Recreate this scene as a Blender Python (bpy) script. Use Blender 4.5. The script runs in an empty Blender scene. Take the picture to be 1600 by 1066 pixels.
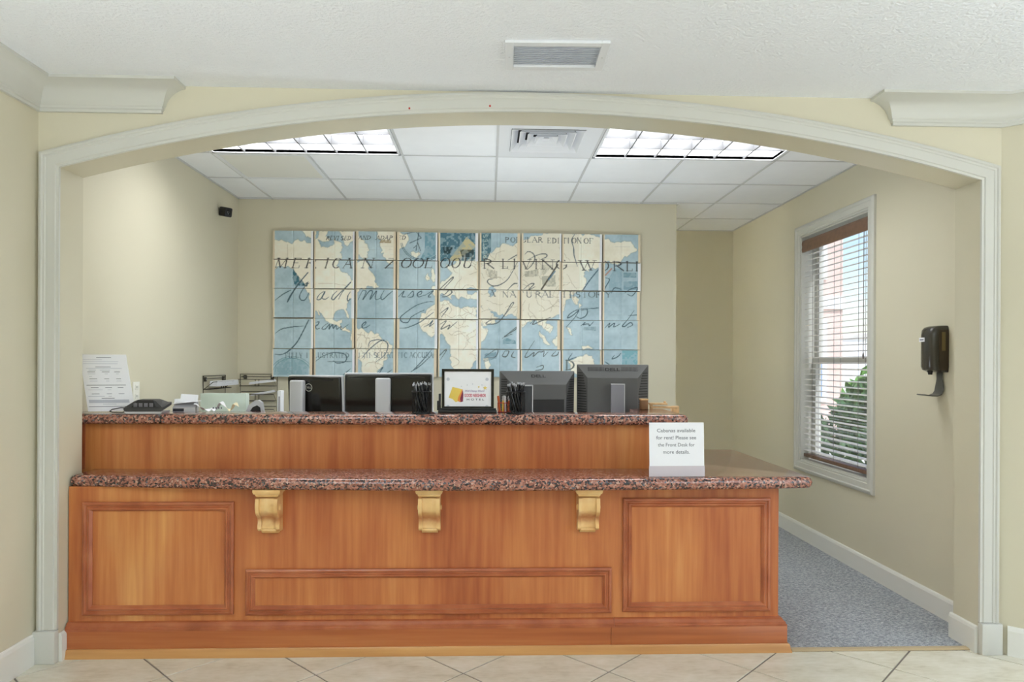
import bpy, bmesh, math, random
import numpy as np
from mathutils import Vector, Matrix, Euler
random.seed(7)
R = math.radians
SC = bpy.context.scene
COL = SC.collection

# ------------------------------------------------------------------ camera
cam_d = bpy.data.cameras.new('camera')
cam_d.sensor_fit = 'HORIZONTAL'
cam_d.sensor_width = 36.0
cam_d.lens = 1084.56 / 1600 * 36.0
cam_d.shift_y = 33.63 / 1600
cam_d.clip_start = 0.05
cam = bpy.data.objects.new('camera', cam_d)
COL.objects.link(cam)
cam.matrix_world = (Matrix.Translation((0, 0, 1.3712)) @ Matrix.Rotation(-0.0335, 4, 'Z')
                    @ Matrix.Rotation(math.pi / 2, 4, 'X') @ Matrix.Rotation(0.0048, 4, 'Z'))
SC.camera = cam

# ------------------------------------------------------------------ world, lights, exposure
world = bpy.data.worlds.new('World')
SC.world = world
world.use_nodes = True
wn = world.node_tree
wn.nodes.clear()
sky = wn.nodes.new('ShaderNodeTexSky')
sky.sky_type = 'NISHITA'
sky.sun_disc = False
sky.sun_elevation = R(52)
sky.sun_rotation = R(150)
bg = wn.nodes.new('ShaderNodeBackground')
bg.inputs['Strength'].default_value = 0.2
wo = wn.nodes.new('ShaderNodeOutputWorld')
wn.links.new(sky.outputs[0], bg.inputs[0])
wn.links.new(bg.outputs[0], wo.inputs[0])

def sun_lamp(strength, elev, azim):
    l = bpy.data.lights.new('sun', 'SUN')
    l.energy = strength
    l.angle = R(2)
    l.color = (.93, .97, 1)
    o = bpy.data.objects.new('sun', l)
    COL.objects.link(o)
    o.rotation_euler = (R(90 - elev), 0, R(azim))
    return o
# from behind the camera: only grazes the reveal of the office window
sun_lamp(3.2, 55, 20)

def area(name, loc, rot, sx, sy, power, color):
    l = bpy.data.lights.new(name, 'AREA')
    l.shape = 'RECTANGLE'
    l.size, l.size_y = sx, sy
    l.energy = power
    l.color = color
    o = bpy.data.objects.new(name, l)
    COL.objects.link(o)
    o.location = loc
    o.rotation_euler = rot
    return o
# daylight through the lobby's glazed side (to the right)
area('lobby_side_daylight', (4.25, -0.8, 1.35), (R(100), 0, R(90)), 4.2, 2.3, 17, (.82, .91, 1))
# portal: sky light through the office window
po = area('window_portal', (2.66, 4.9, 1.49), (R(90), 0, R(90)), .98, 1.76, 1, (1, 1, 1))
po.data.cycles.is_portal = True

SC.view_settings.view_transform = 'Standard'
SC.view_settings.look = 'None'
SC.view_settings.gamma = 1
SC.view_settings.use_curve_mapping = False
SC.view_settings.exposure = 0.66
SC.cycles.use_denoising = True
SC.cycles.max_bounces = 10
SC.cycles.diffuse_bounces = 6

# ------------------------------------------------------------------ materials
def srgb(r, g, b):
    f = lambda c: (c / 12.92 if c <= .04045 else ((c + .055) / 1.055) ** 2.4)
    return (f(r / 255), f(g / 255), f(b / 255), 1)

def pmat(name, color, rough=.6, metal=0, spec=.5, coat=0, bump=None, vary=None, trans=0, emit=None, alpha=None):
    m = bpy.data.materials.new(name)
    m.use_nodes = True
    nt = m.node_tree
    p = nt.nodes['Principled BSDF']
    p.inputs['Base Color'].default_value = color
    p.inputs['Roughness'].default_value = rough
    p.inputs['Metallic'].default_value = metal
    p.inputs['Specular IOR Level'].default_value = spec
    p.inputs['Coat Weight'].default_value = coat
    p.inputs['Transmission Weight'].default_value = trans
    if emit:
        p.inputs['Emission Color'].default_value = emit[0]
        p.inputs['Emission Strength'].default_value = emit[1]
    tc = nt.nodes.new('ShaderNodeTexCoord')
    if vary:                                   # (scale, amount): mottled tone
        n = nt.nodes.new('ShaderNodeTexNoise')
        n.inputs['Scale'].default_value = vary[0]
        n.inputs['Detail'].default_value = 4
        nt.links.new(tc.outputs['Object'], n.inputs['Vector'])
        r = nt.nodes.new('ShaderNodeValToRGB')
        a = vary[1]
        r.color_ramp.elements[0].position = .3
        r.color_ramp.elements[1].position = .7
        r.color_ramp.elements[0].color = [c * (1 - a) for c in color[:3]] + [1]
        r.color_ramp.elements[1].color = [min(1, c * (1 + a)) for c in color[:3]] + [1]
        nt.links.new(n.outputs['Fac'], r.inputs['Fac'])
        nt.links.new(r.outputs['Color'], p.inputs['Base Color'])
    if bump:                                   # (scale, strength, distance)
        n = nt.nodes.new('ShaderNodeTexNoise')
        n.inputs['Scale'].default_value = bump[0]
        n.inputs['Detail'].default_value = 3
        nt.links.new(tc.outputs['Object'], n.inputs['Vector'])
        b = nt.nodes.new('ShaderNodeBump')
        b.inputs['Strength'].default_value = bump[1]
        b.inputs['Distance'].default_value = bump[2]
        nt.links.new(n.outputs['Fac'], b.inputs['Height'])
        nt.links.new(b.outputs['Normal'], p.inputs['Normal'])
    return m

def ramp_mat(name, stops, tex, scale, mapping=(1, 1, 1), rough=.4, coat=0, bump=0, second=None, detail=5, spec=.5):
    m = bpy.data.materials.new(name)
    m.use_nodes = True
    nt = m.node_tree
    p = nt.nodes['Principled BSDF']
    p.inputs['Roughness'].default_value = rough
    p.inputs['Coat Weight'].default_value = coat
    p.inputs['Coat Roughness'].default_value = .12
    p.inputs['Specular IOR Level'].default_value = spec
    tc = nt.nodes.new('ShaderNodeTexCoord')
    mp = nt.nodes.new('ShaderNodeMapping')
    mp.inputs['Scale'].default_value = mapping
    nt.links.new(tc.outputs['Object'], mp.inputs['Vector'])
    r = nt.nodes.new('ShaderNodeValToRGB')
    while len(r.color_ramp.elements) < len(stops):
        r.color_ramp.elements.new(.5)
    for e, (pos, c) in zip(r.color_ramp.elements, stops):
        e.position = pos
        e.color = c
    if tex == 'voronoi':
        t = nt.nodes.new('ShaderNodeTexVoronoi')
        t.inputs['Scale'].default_value = scale
        t.inputs['Randomness'].default_value = 1
        # rough the cell outlines so that they look like crystals
        n0 = nt.nodes.new('ShaderNodeTexNoise')
        n0.inputs['Scale'].default_value = scale * 1.3
        nt.links.new(mp.outputs[0], n0.inputs['Vector'])
        mx = nt.nodes.new('ShaderNodeMixRGB')
        mx.blend_type = 'ADD'
        mx.inputs['Fac'].default_value = .012
        nt.links.new(mp.outputs[0], mx.inputs[1])
        nt.links.new(n0.outputs['Color'], mx.inputs[2])
        nt.links.new(mx.outputs[0], t.inputs['Vector'])
        sp = nt.nodes.new('ShaderNodeSeparateColor')
        nt.links.new(t.outputs['Color'], sp.inputs[0])
        fac = sp.outputs[0]
        r.color_ramp.interpolation = 'CONSTANT'
    else:
        t = nt.nodes.new('ShaderNodeTexNoise')
        t.inputs['Scale'].default_value = scale
        t.inputs['Detail'].default_value = detail
        nt.links.new(mp.outputs[0], t.inputs['Vector'])
        fac = t.outputs['Fac']
    if second:                                 # (scale, mapping, weight) fine streaks mixed in
        mp2 = nt.nodes.new('ShaderNodeMapping')
        mp2.inputs['Scale'].default_value = second[1]
        nt.links.new(tc.outputs['Object'], mp2.inputs['Vector'])
        t2 = nt.nodes.new('ShaderNodeTexNoise')
        t2.inputs['Scale'].default_value = second[0]
        t2.inputs['Detail'].default_value = 6
        nt.links.new(mp2.outputs[0], t2.inputs['Vector'])
        mx2 = nt.nodes.new('ShaderNodeMix')
        mx2.inputs[0].default_value = second[2]
        nt.links.new(fac, mx2.inputs[2])
        nt.links.new(t2.outputs['Fac'], mx2.inputs[3])
        fac = mx2.outputs[0]
    nt.links.new(fac, r.inputs['Fac'])
    nt.links.new(r.outputs['Color'], p.inputs['Base Color'])
    if bump:
        b = nt.nodes.new('ShaderNodeBump')
        b.inputs['Strength'].default_value = bump
        b.inputs['Distance'].default_value = .003
        nt.links.new(fac, b.inputs['Height'])
        nt.links.new(b.outputs['Normal'], p.inputs['Normal'])
    return m

M = {}
M['wall'] = pmat('wall_paint', srgb(213, 206, 183), .62, bump=(260, .08, .002))
M['soffit'] = pmat('semi_gloss_wall_paint', srgb(213, 206, 183), .24, bump=(200, .06, .002))
M['trim'] = pmat('trim_paint', srgb(206, 205, 197), .38)
M['base'] = pmat('baseboard_paint', srgb(230, 229, 222), .35)
M['ceiling'] = pmat('textured_ceiling_paint', srgb(238, 240, 244), .85, bump=(75, .55, .012))
M['ctile'] = pmat('ceiling_tile_white', srgb(243, 244, 246), .9, bump=(420, .25, .002), vary=(9, .012))
M['tee'] = pmat('ceiling_grid_metal', srgb(205, 205, 205), .5)
M['white_metal'] = pmat('white_enamel', srgb(228, 229, 232), .45)
M['louver_white'] = pmat('louver_white', srgb(214, 214, 214), .35)
M['blade'] = pmat('louver_blade', srgb(128, 128, 130), .4)
M['dark_gap'] = pmat('dark_gap', srgb(58, 58, 58), .7)
M['return'] = pmat('return_panel_face', srgb(232, 230, 222), .8, bump=(500, .5, .003))
M['lamp'] = pmat('fluorescent_diffuser', (1, 1, 1, 1), .5, emit=((.95, .98, 1, 1), 7.2))
cherry = [(.32, srgb(150, 70, 34)), (.44, srgb(182, 102, 54)), (.54, srgb(200, 124, 68)), (.68, srgb(222, 158, 94))]
M['wood'] = ramp_mat('cherry_veneer_upright', cherry, 'noise', 2.6, (1, 1, .22), .36, .25, 0, (38, (1, 1, .05), .30))
M['wood_h'] = ramp_mat('cherry_solid_lengthwise', [(.25, srgb(148, 76, 36)), (.5, srgb(178, 100, 52)), (.75, srgb(196, 124, 70))],
                       'noise', 3, (.2, 1, 4), .36, .25, 0, (50, (.04, 1, 1), .4))
M['mould'] = ramp_mat('cherry_moulding', [(.25, srgb(146, 74, 42)), (.5, srgb(174, 96, 58)), (.75, srgb(190, 116, 74))],
                      'noise', 7, (1, 1, 1), .3, .3, 0)
M['shoe'] = ramp_mat('pale_shoe_moulding', [(.25, srgb(176, 116, 62)), (.5, srgb(196, 140, 82)), (.75, srgb(212, 160, 98))],
                     'noise', 3, (.3, 1, 5), .36, .2, 0, (50, (.05, 1, 1), .4))
M['pine'] = ramp_mat('pale_carved_pine', [(.25, srgb(220, 170, 108)), (.55, srgb(233, 194, 132)), (.8, srgb(242, 214, 162))],
                     'noise', 14, (1, 1, .4), .38, .25, 0)
def waist_stain(m, z0, half):
    # the reddish varnish that pooled round the waist of each carved scroll
    nt = m.node_tree
    p = nt.nodes['Principled BSDF']
    src = p.inputs['Base Color'].links[0].from_socket
    tc = nt.nodes.new('ShaderNodeTexCoord')
    sx = nt.nodes.new('ShaderNodeSeparateXYZ')
    nz_ = nt.nodes.new('ShaderNodeTexNoise')
    nz_.inputs['Scale'].default_value = 22
    nt.links.new(tc.outputs['Object'], sx.inputs[0])
    nt.links.new(tc.outputs['Object'], nz_.inputs['Vector'])
    ad = nt.nodes.new('ShaderNodeMath'); ad.operation = 'MULTIPLY_ADD'
    ad.inputs[1].default_value = .05
    nt.links.new(nz_.outputs['Fac'], ad.inputs[0])
    nt.links.new(sx.outputs['Z'], ad.inputs[2])
    r = nt.nodes.new('ShaderNodeMapRange')
    r.inputs['From Min'].default_value = z0 - half
    r.inputs['From Max'].default_value = z0 + half
    nt.links.new(ad.outputs[0], r.inputs['Value'])
    cr = nt.nodes.new('ShaderNodeValToRGB')
    cr.color_ramp.elements[0].position, cr.color_ramp.elements[0].color = 0, (0, 0, 0, 1)
    cr.color_ramp.elements[1].position, cr.color_ramp.elements[1].color = 1, (0, 0, 0, 1)
    e = cr.color_ramp.elements.new(.5); e.color = (.75, .75, .75, 1)
    nt.links.new(r.outputs[0], cr.inputs[0])
    mx = nt.nodes.new('ShaderNodeMixRGB')
    mx.inputs[2].default_value = srgb(172, 92, 46)
    nt.links.new(cr.outputs[0], mx.inputs[0])
    nt.links.new(src, mx.inputs[1])
    nt.links.new(mx.outputs[0], p.inputs['Base Color'])
waist_stain(M['pine'], .672, .040)
M['granite'] = ramp_mat('pink_granite', [(0, srgb(40, 35, 38)), (.17, srgb(92, 62, 56)), (.36, srgb(150, 96, 80)), (.64, srgb(174, 118, 100)),
                        (.86, srgb(188, 146, 128)), (.95, srgb(104, 100, 106))], 'voronoi', 125, (1, 1, 1), .10, .5, 0)
M['carpet'] = ramp_mat('grey_loop_carpet', [(.30, srgb(82, 86, 94)), (.44, srgb(134, 138, 144)), (.56, srgb(178, 181, 185)), (.68, srgb(218, 219, 220))],
                       'noise', 60, (1, 2.2, 1), .95, 0, .6, (210, (1, 1.6, 1), .5), 3, .1)
M['tile'] = ramp_mat('beige_ceramic_tile', [(.28, srgb(198, 190, 168)), (.45, srgb(217, 211, 192)), (.6, srgb(226, 221, 205)), (.78, srgb(233, 230, 218))],
                     'noise', 5, (1, 2, 1), .25, 0, 0, (22, (1, 2.5, 1), .4))
M['grout'] = pmat('grey_grout', srgb(128, 120, 112), .9)
M['strip'] = pmat('tan_threshold', srgb(186, 166, 132), .5)
M['black'] = pmat('matte_black_plastic', srgb(26, 25, 26), .45)
M['gloss_black'] = pmat('glossy_black_plastic', srgb(30, 28, 24), .14)
M['old_grey'] = pmat('dark_grey_plastic', srgb(92, 92, 92), .42)
M['old_dark'] = pmat('charcoal_plastic', srgb(58, 57, 58), .45)
M['silver'] = pmat('silver_plastic', srgb(196, 196, 200), .35, .15)
M['grey_st'] = pmat('grey_stand_plastic', srgb(128, 126, 134), .4)
M['screen'] = pmat('dark_screen', srgb(16, 17, 20), .12)
M['logo'] = pmat('pale_logo_print', srgb(206, 204, 190), .4)
M['white'] = pmat('white_paper', srgb(238, 238, 242), .7)
M['offwhite'] = pmat('cream_paper', srgb(236, 226, 190), .7)
M['print'] = pmat('grey_print', srgb(104, 106, 114), .8)
M['print_soft'] = pmat('light_grey_print', srgb(196, 198, 208), .8)
M['dark_print'] = pmat('dark_print', srgb(52, 52, 60), .8)
M['red_print'] = pmat('pink_red_print', srgb(204, 52, 92), .7)
M['violet_print'] = pmat('violet_print', srgb(152, 120, 170), .7)
M['yellow_print'] = pmat('yellow_print', srgb(230, 200, 96), .7)
M['orange_print'] = pmat('orange_print', srgb(236, 142, 70), .7)
M['maroon_print'] = pmat('maroon_print', srgb(128, 44, 74), .7)
M['acrylic'] = pmat('clear_acrylic', (.96, .96, .97, 1), .06, trans=.9)
M['frost'] = pmat('frosted_acrylic', srgb(205, 196, 202), .3)
M['mint'] = pmat('mint_binder_cover', srgb(214, 228, 216), .4, vary=(6, .06))
M['mesh_black'] = pmat('black_wire', srgb(30, 30, 32), .4, .4)
M['rack_wire'] = pmat('bronze_black_wire', srgb(62, 56, 46), .45, .4)
M['pen'] = pmat('black_pen_plastic', srgb(24, 25, 30), .22)
M['pen_metal'] = pmat('pen_metal', srgb(170, 170, 176), .3, .8)
M['orange'] = pmat('orange_marker', srgb(232, 110, 50), .4)
M['yellow'] = pmat('yellow_marker', srgb(232, 206, 90), .4)
M['red'] = pmat('red_marker', srgb(196, 50, 40), .4)
M['tanwood'] = pmat('tan_wood', srgb(206, 168, 120), .55, vary=(40, .15))
M['brown'] = pmat('brown_card', srgb(120, 84, 50), .6)
M['disp_front'] = pmat('smoky_plastic', srgb(62, 58, 50), .22)
M['disp_side'] = pmat('smoky_brown_plastic', srgb(58, 46, 30), .3)
M['disp_window'] = pmat('amber_window', srgb(108, 92, 52), .3)
M['disp_arm'] = pmat('dark_grey_arm', srgb(84, 82, 76), .4)
M['slat'] = pmat('white_faux_wood_slat', srgb(226, 222, 216), .4)
M['valance'] = pmat('brown_wood_valance', srgb(122, 92, 74), .4, vary=(30, .15))
M['cord'] = pmat('grey_cord', srgb(140, 134, 130), .8)
M['glass'] = pmat('window_glass', (1, 1, 1, 1), 0, trans=1)
def thin_glass(m):
    nt = m.node_tree
    out = nt.nodes['Material Output']
    tr, gl, mx, fr = (nt.nodes.new(k) for k in ('ShaderNodeBsdfTransparent', 'ShaderNodeBsdfGlossy', 'ShaderNodeMixShader', 'ShaderNodeLayerWeight'))
    gl.inputs['Roughness'].default_value = .02
    fr.inputs['Blend'].default_value = .12
    nt.links.new(fr.outputs['Facing'], mx.inputs[0])
    nt.links.new(tr.outputs[0], mx.inputs[1])
    nt.links.new(gl.outputs[0], mx.inputs[2])
    nt.links.new(mx.outputs[0], out.inputs['Surface'])
thin_glass(M['glass'])
thin_glass(M['acrylic'])
M['plate'] = pmat('outlet_plate', srgb(234, 232, 222), .4)
M['board'] = pmat('staff_desk_laminate', srgb(224, 222, 218), .5)
M['pageedge'] = pmat('page_edge_cream', srgb(232, 216, 188), .7)
M['pagewhite'] = pmat('page_edge_white', srgb(240, 240, 242), .6)
M['canvas_side'] = pmat('panel_side', srgb(150, 112, 92), .7)
M['ext_wall'] = pmat('pink_stucco', srgb(226, 196, 184), .8, bump=(60, .2, .01))
M['ext_white'] = pmat('white_stucco', srgb(238, 238, 236), .8)
M['ext_glass'] = pmat('outside_window', srgb(120, 150, 190), .1)
M['ext_ground'] = pmat('pale_paving', srgb(206, 202, 194), .8, vary=(4, .06))
M['leaf'] = pmat('leaf_green', srgb(104, 158, 66), .6, vary=(9, .4))
M['leaf2'] = pmat('leaf_dark_green', srgb(78, 112, 70), .6, vary=(9, .35))

# ------------------------------------------------------------------ mesh helpers
def link(name, me, mat, parent=None):
    o = bpy.data.objects.new(name, me)
    COL.objects.link(o)
    if mat:
        me.materials.append(M[mat] if isinstance(mat, str) else mat)
    if parent:
        o.parent = parent
    return o

def mk(name, verts, faces, mat, parent=None, smooth=False, bevel=0, seg=2):
    bm = bmesh.new()
    vs = [bm.verts.new(v) for v in verts]
    for f in faces:
        try:
            bm.faces.new([vs[i] for i in f])
        except ValueError:
            pass
    bmesh.ops.recalc_face_normals(bm, faces=bm.faces)
    if bevel:
        bmesh.ops.bevel(bm, geom=list(bm.edges), offset=bevel, segments=seg, affect='EDGES', clamp_overlap=True, profile=.5)
    me = bpy.data.meshes.new(name)
    bm.to_mesh(me)
    bm.free()
    if smooth:
        me.shade_smooth()
        me.set_sharp_from_angle(angle=R(40))
    return link(name, me, mat, parent)

BF = [(0, 3, 2, 1), (4, 5, 6, 7), (0, 1, 5, 4), (1, 2, 6, 5), (2, 3, 7, 6), (3, 0, 4, 7)]
def bv(x0, x1, y0, y1, z0, z1):
    return [(x0, y0, z0), (x1, y0, z0), (x1, y1, z0), (x0, y1, z0), (x0, y0, z1), (x1, y0, z1), (x1, y1, z1), (x0, y1, z1)]
def box(name, x0, x1, y0, y1, z0, z1, mat, parent=None, bevel=0, seg=2, smooth=None):
    return mk(name, bv(x0, x1, y0, y1, z0, z1), BF, mat, parent, bool(bevel) if smooth is None else smooth, bevel, seg)

class MB:
    """collects several solids that make up ONE part"""
    def __init__(s): s.v, s.f = [], []
    def add(s, v, f):
        n = len(s.v)
        s.v += [tuple(p) for p in v]
        s.f += [tuple(i + n for i in q) for q in f]
        return s
    def box(s, *a): return s.add(bv(*a), BF)
    def tube(s, pts, r, n=6, close=False): return s.add(*tube_vf(pts, r, n, close))
    def build(s, name, mat, parent=None, smooth=False, bevel=0): return mk(name, s.v, s.f, mat, parent, smooth, bevel)

def tube_vf(pts, r, n=6, close=False):
    pts = [Vector(p) for p in pts]
    v, f = [], []
    m = len(pts)
    for i, p in enumerate(pts):
        a = pts[i - 1] if (i > 0 or close) else p
        b = pts[(i + 1) % m] if (i < m - 1 or close) else p
        t = (b - a)
        t = t.normalized() if t.length > 1e-9 else Vector((0, 0, 1))
        up = Vector((0, 0, 1)) if abs(t.z) < .9 else Vector((0, 1, 0))
        x = t.cross(up).normalized()
        y = x.cross(t).normalized()
        rr = r[i] if isinstance(r, (list, tuple)) else r
        for k in range(n):
            a2 = 2 * math.pi * k / n
            v.append(p + x * (rr * math.cos(a2)) + y * (rr * math.sin(a2)))
    for i in range(m if close else m - 1):
        for k in range(n):
            j = (i + 1) % m
            f.append((i * n + k, i * n + (k + 1) % n, j * n + (k + 1) % n, j * n + k))
    if not close:
        f.append(tuple(range(n)))
        f.append(tuple((m - 1) * n + k for k in range(n)))
    return v, f

def prism_vf(poly, fn0, fn1):
    """closed polygon carried through two placing functions"""
    n = len(poly)
    v = [fn0(*p) for p in poly] + [fn1(*p) for p in poly]
    f = [tuple(range(n)), tuple(range(n, 2 * n))]
    f += [(i, (i + 1) % n, n + (i + 1) % n, n + i) for i in range(n)]
    return v, f

def sweep_vf(profile, frames):
    """profile: closed list of (a, b); frames: list of (origin, A, B) vectors"""
    n = len(profile)
    v, f = [], []
    for o, A, B in frames:
        o, A, B = Vector(o), Vector(A), Vector(B)
        v += [o + A * a + B * b for a, b in profile]
    for i in range(len(frames) - 1):
        for k in range(n):
            f.append((i * n + k, i * n + (k + 1) % n, (i + 1) * n + (k + 1) % n, (i + 1) * n + k))
    f.append(tuple(range(n)))
    f.append(tuple((len(frames) - 1) * n + k for k in range(n)))
    return v, f

def lathe_vf(prof, n=20, c=(0, 0, 0)):
    v, f = [], []
    for r, z in prof:
        for k in range(n):
            a = 2 * math.pi * k / n
            v.append((c[0] + r * math.cos(a), c[1] + r * math.sin(a), c[2] + z))
    for i in range(len(prof) - 1):
        for k in range(n):
            f.append((i * n + k, i * n + (k + 1) % n, (i + 1) * n + (k + 1) % n, (i + 1) * n + k))
    f.append(tuple(range(n)))
    f.append(tuple((len(prof) - 1) * n + k for k in range(n)))
    return v, f

def tag(o, label, cat, group=None, kind=None):
    o['label'] = label
    o['category'] = cat
    if group: o['group'] = group
    if kind: o['kind'] = kind
    return o
def thing(name, label, cat, loc=(0, 0, 0), rot=(0, 0, 0), group=None, kind=None):
    o = bpy.data.objects.new(name, None)
    COL.objects.link(o)
    o.location = loc
    o.rotation_euler = rot
    o.empty_display_size = .1
    return tag(o, label, cat, group, kind)
def struct(o, label, cat): return tag(o, label, cat, None, 'structure')
def copy_tree(o, parent=None):
    c = o.copy()
    COL.objects.link(c)
    c.parent = parent
    for ch in list(o.children):
        copy_tree(ch, c)
    return c
def text(name, s, mat, parent, width=None, height=None, loc=(0, 0, 0), rot=(R(90), 0, 0), shear=0, bold=0):
    """lettering as flat mesh: scaled to width (and height of its box), centred on loc"""
    cu = bpy.data.curves.new(name, 'FONT')
    cu.body = s
    cu.align_x = 'CENTER'
    cu.shear = shear
    cu.offset = bold
    cu.resolution_u = 3
    tmp = bpy.data.objects.new(name, cu)
    COL.objects.link(tmp)
    dg = bpy.context.evaluated_depsgraph_get()
    me = bpy.data.meshes.new_from_object(tmp.evaluated_get(dg))
    bpy.data.objects.remove(tmp)
    co = np.empty(len(me.vertices) * 3, 'f')
    me.vertices.foreach_get('co', co)
    co = co.reshape(-1, 3)
    mn, mx = co.min(0), co.max(0)
    sx = width / (mx[0] - mn[0]) if width else 1
    sy = height / (mx[1] - mn[1]) if height else sx
    co[:, 0] = (co[:, 0] - (mn[0] + mx[0]) / 2) * sx
    co[:, 1] = (co[:, 1] - (mn[1] + mx[1]) / 2) * sy
    me.vertices.foreach_set('co', co.ravel())
    me.materials.clear()
    o = link(name, me, mat, parent)
    o.location = loc
    o.rotation_euler = rot
    return o

# ------------------------------------------------------------------ key planes (metres, camera over the origin)
YW, YWB = 3.2235, 3.40            # front wall with the arch: lobby face, office face
ZC, ZO = 2.628, 2.706             # lobby ceiling, office ceiling
XJL, XJR = -1.95, 2.331           # jambs of the opening
XOL, XOR = -2.0627, 2.4556        # office side walls
YB, YB2, XC = 5.771, 6.916, 1.567 # office back wall, recess wall, corner between them
XLL, XLR = -2.05, 2.434           # lobby corners beside the arch
ACX, ARR, AZ0 = .19, 8.115, -5.580
def arch(x, dr=0): return AZ0 + math.sqrt((ARR + dr) ** 2 - (x - ACX) ** 2)

# ------------------------------------------------------------------ lobby shell
def tri_wall():
    n = 48
    xs = [XJL + (XJR - XJL) * i / n for i in range(n + 1)]
    zt = 2.80
    outer_l, outer_r = XLL - .25, XLR + .25
    poly = [(outer_l, 0), (XJL, 0)] + [(x, arch(x)) for x in xs] + [(XJR, 0), (outer_r, 0), (outer_r, zt), (outer_l, zt)]
    v = [(x, YW, z) for x, z in poly] + [(x, YWB, z) for x, z in poly]
    m = len(poly)
    f = []
    # front/back as quads strips so that the concave outline stays clean
    def strip(o):
        g = [(o + 0, o + 1, o + 2, o + m - 1)] if False else []
        return g
    bm = bmesh.new()
    def quad(pts):
        bm.faces.new([bm.verts.new(p) for p in pts])
    for y in (YW, YWB):
        quad([(outer_l, y, 0), (XJL, y, 0), (XJL, y, zt), (outer_l, y, zt)])
        quad([(XJR, y, 0), (outer_r, y, 0), (outer_r, y, zt), (XJR, y, zt)])
        for a, b in zip(xs, xs[1:]):
            quad([(a, y, arch(a)), (b, y, arch(b)), (b, y, zt), (a, y, zt)])
    soff = []
    for a, b in zip(xs, xs[1:]):
        quad([(a, YW, arch(a)), (b, YW, arch(b)), (b, YWB, arch(b)), (a, YWB, arch(a))])
        soff.append(1)
    for x in (XJL, XJR):
        quad([(x, YW, 0), (x, YWB, 0), (x, YWB, arch(x)), (x, YW, arch(x))])
    quad([(outer_l, YW, zt), (outer_r, YW, zt), (outer_r, YWB, zt), (outer_l, YWB, zt)])
    quad([(outer_l, YW, 0), (outer_l, YWB, 0), (outer_l, YWB, zt), (outer_l, YW, zt)])
    quad([(outer_r, YW, 0), (outer_r, YWB, 0), (outer_r, YWB, zt), (outer_r, YW, zt)])
    bmesh.ops.remove_doubles(bm, verts=bm.verts, dist=1e-5)
    bmesh.ops.recalc_face_normals(bm, faces=bm.faces)
    me = bpy.data.meshes.new('wall_front')
    bm.to_mesh(me)
    bm.free()
    me.materials.append(M['wall'])
    me.materials.append(M['soffit'])
    for p in me.polygons:
        c = p.center
        if YW + .01 < c.y < YWB - .01 and c.z < 2.7 and XJL - .01 < c.x < XJR + .01:
            p.material_index = 1
    return link('wall_front', me, None)
struct(tri_wall(), 'cream painted wall with a wide segmental arch opening', 'wall')

AD = (math.sin(R(50)), -math.cos(R(50)))          # direction of the splayed lobby wall
ARX, ARY = XLR + AD[0] * 2.9, YW + AD[1] * 2.9
struct(box('wall_left', XLL - .15, XLL, -3, YW, 0, 2.75, 'wall'), 'cream lobby wall beside the arch, at the picture edge', 'wall')
v = [(XLR, YW, 0), (ARX, ARY, 0), (ARX + .1, ARY + .12, 0), (XLR + .1, YW + .12, 0)]
v += [(x, y, 2.75) for x, y, z in v]
struct(mk('wall_right', v, BF, 'wall'), 'splayed cream lobby wall past the arch post by the carpet', 'wall')
struct(box('ceiling', XLL - .1, 4.7, -3, YW, ZC, ZC + .1, 'ceiling'), 'white textured lobby ceiling with a small air grille', 'ceiling')

struct(box('wall_rear_added', XLL - .15, 4.7, -3.15, -3, 0, 2.75, 'wall'), 'unseen cream lobby wall added behind the viewer', 'wall')  # unseen wall, added to cut the frontal light on the arch
# floor: grout bed, diagonal tiles cut at the desk and the walls
fl = struct(box('floor', XLL - .1, 4.7, -3.2, 3.262, -.06, -.004, 'grout'), 'beige ceramic tile lobby floor laid on the diagonal', 'floor')
def clip(poly, a, b, c):                           # keep a*x+b*y<=c
    out = []
    for i in range(len(poly)):
        p, q = poly[i], poly[(i + 1) % len(poly)]
        dp, dq = a * p[0] + b * p[1] - c, a * q[0] + b * q[1] - c
        if dp <= 0: out.append(p)
        if dp * dq < 0:
            t = dp / (dp - dq)
            out.append((p[0] + (q[0] - p[0]) * t, p[1] + (q[1] - p[1]) * t))
    return out
D, NX, NY = .3225, -.7505, 3.066
for i in range(-8, 20):
    for j in range(-8, 3):
        if (i + j) % 2 == 0: continue              # tile centres sit between the grout crossings
        cx, cy = NX + i * D, NY + j * D
        h = D - .0056
        poly = [(cx - h, cy), (cx, cy - h), (cx + h, cy), (cx, cy + h)]
        poly = clip(poly, 0, 1, 3.256)
        if poly: poly = clip(poly, -1, 0, 2.05)
        if poly:                                    # splayed wall
            nx, ny = -AD[1], AD[0]
            poly = clip(poly, nx, ny, nx * XLR + ny * YW)
        if poly: poly = clip(poly, 1, 0, 4.6)
        if len(poly) < 3: continue
        ar = abs(sum(poly[k][0] * poly[(k + 1) % len(poly)][1] - poly[(k + 1) % len(poly)][0] * poly[k][1] for k in range(len(poly)))) / 2
        if ar < .0008: continue
        c = (sum(p[0] for p in poly) / len(poly), sum(p[1] for p in poly) / len(poly))
        ins = [(c[0] + (p[0] - c[0]) * .992, c[1] + (p[1] - c[1]) * .992) for p in poly]
        n = len(poly)
        vv = [(x, y, -.006) for x, y in poly] + [(x, y, -.0012) for x, y in poly] + [(x, y, 0) for x, y in ins]
        ff = [tuple(range(2 * n, 3 * n))]
        for k in range(n):
            k2 = (k + 1) % n
            ff += [(k, k2, n + k2, n + k), (n + k, n + k2, 2 * n + k2, 2 * n + k)]
        mk('tile', vv, ff, 'tile', fl)
far = box('floor_rear', XLL, 4.6, -3.2, .42, -.004, -.0005, 'tile', fl)
far.name = 'tile_field'

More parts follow.
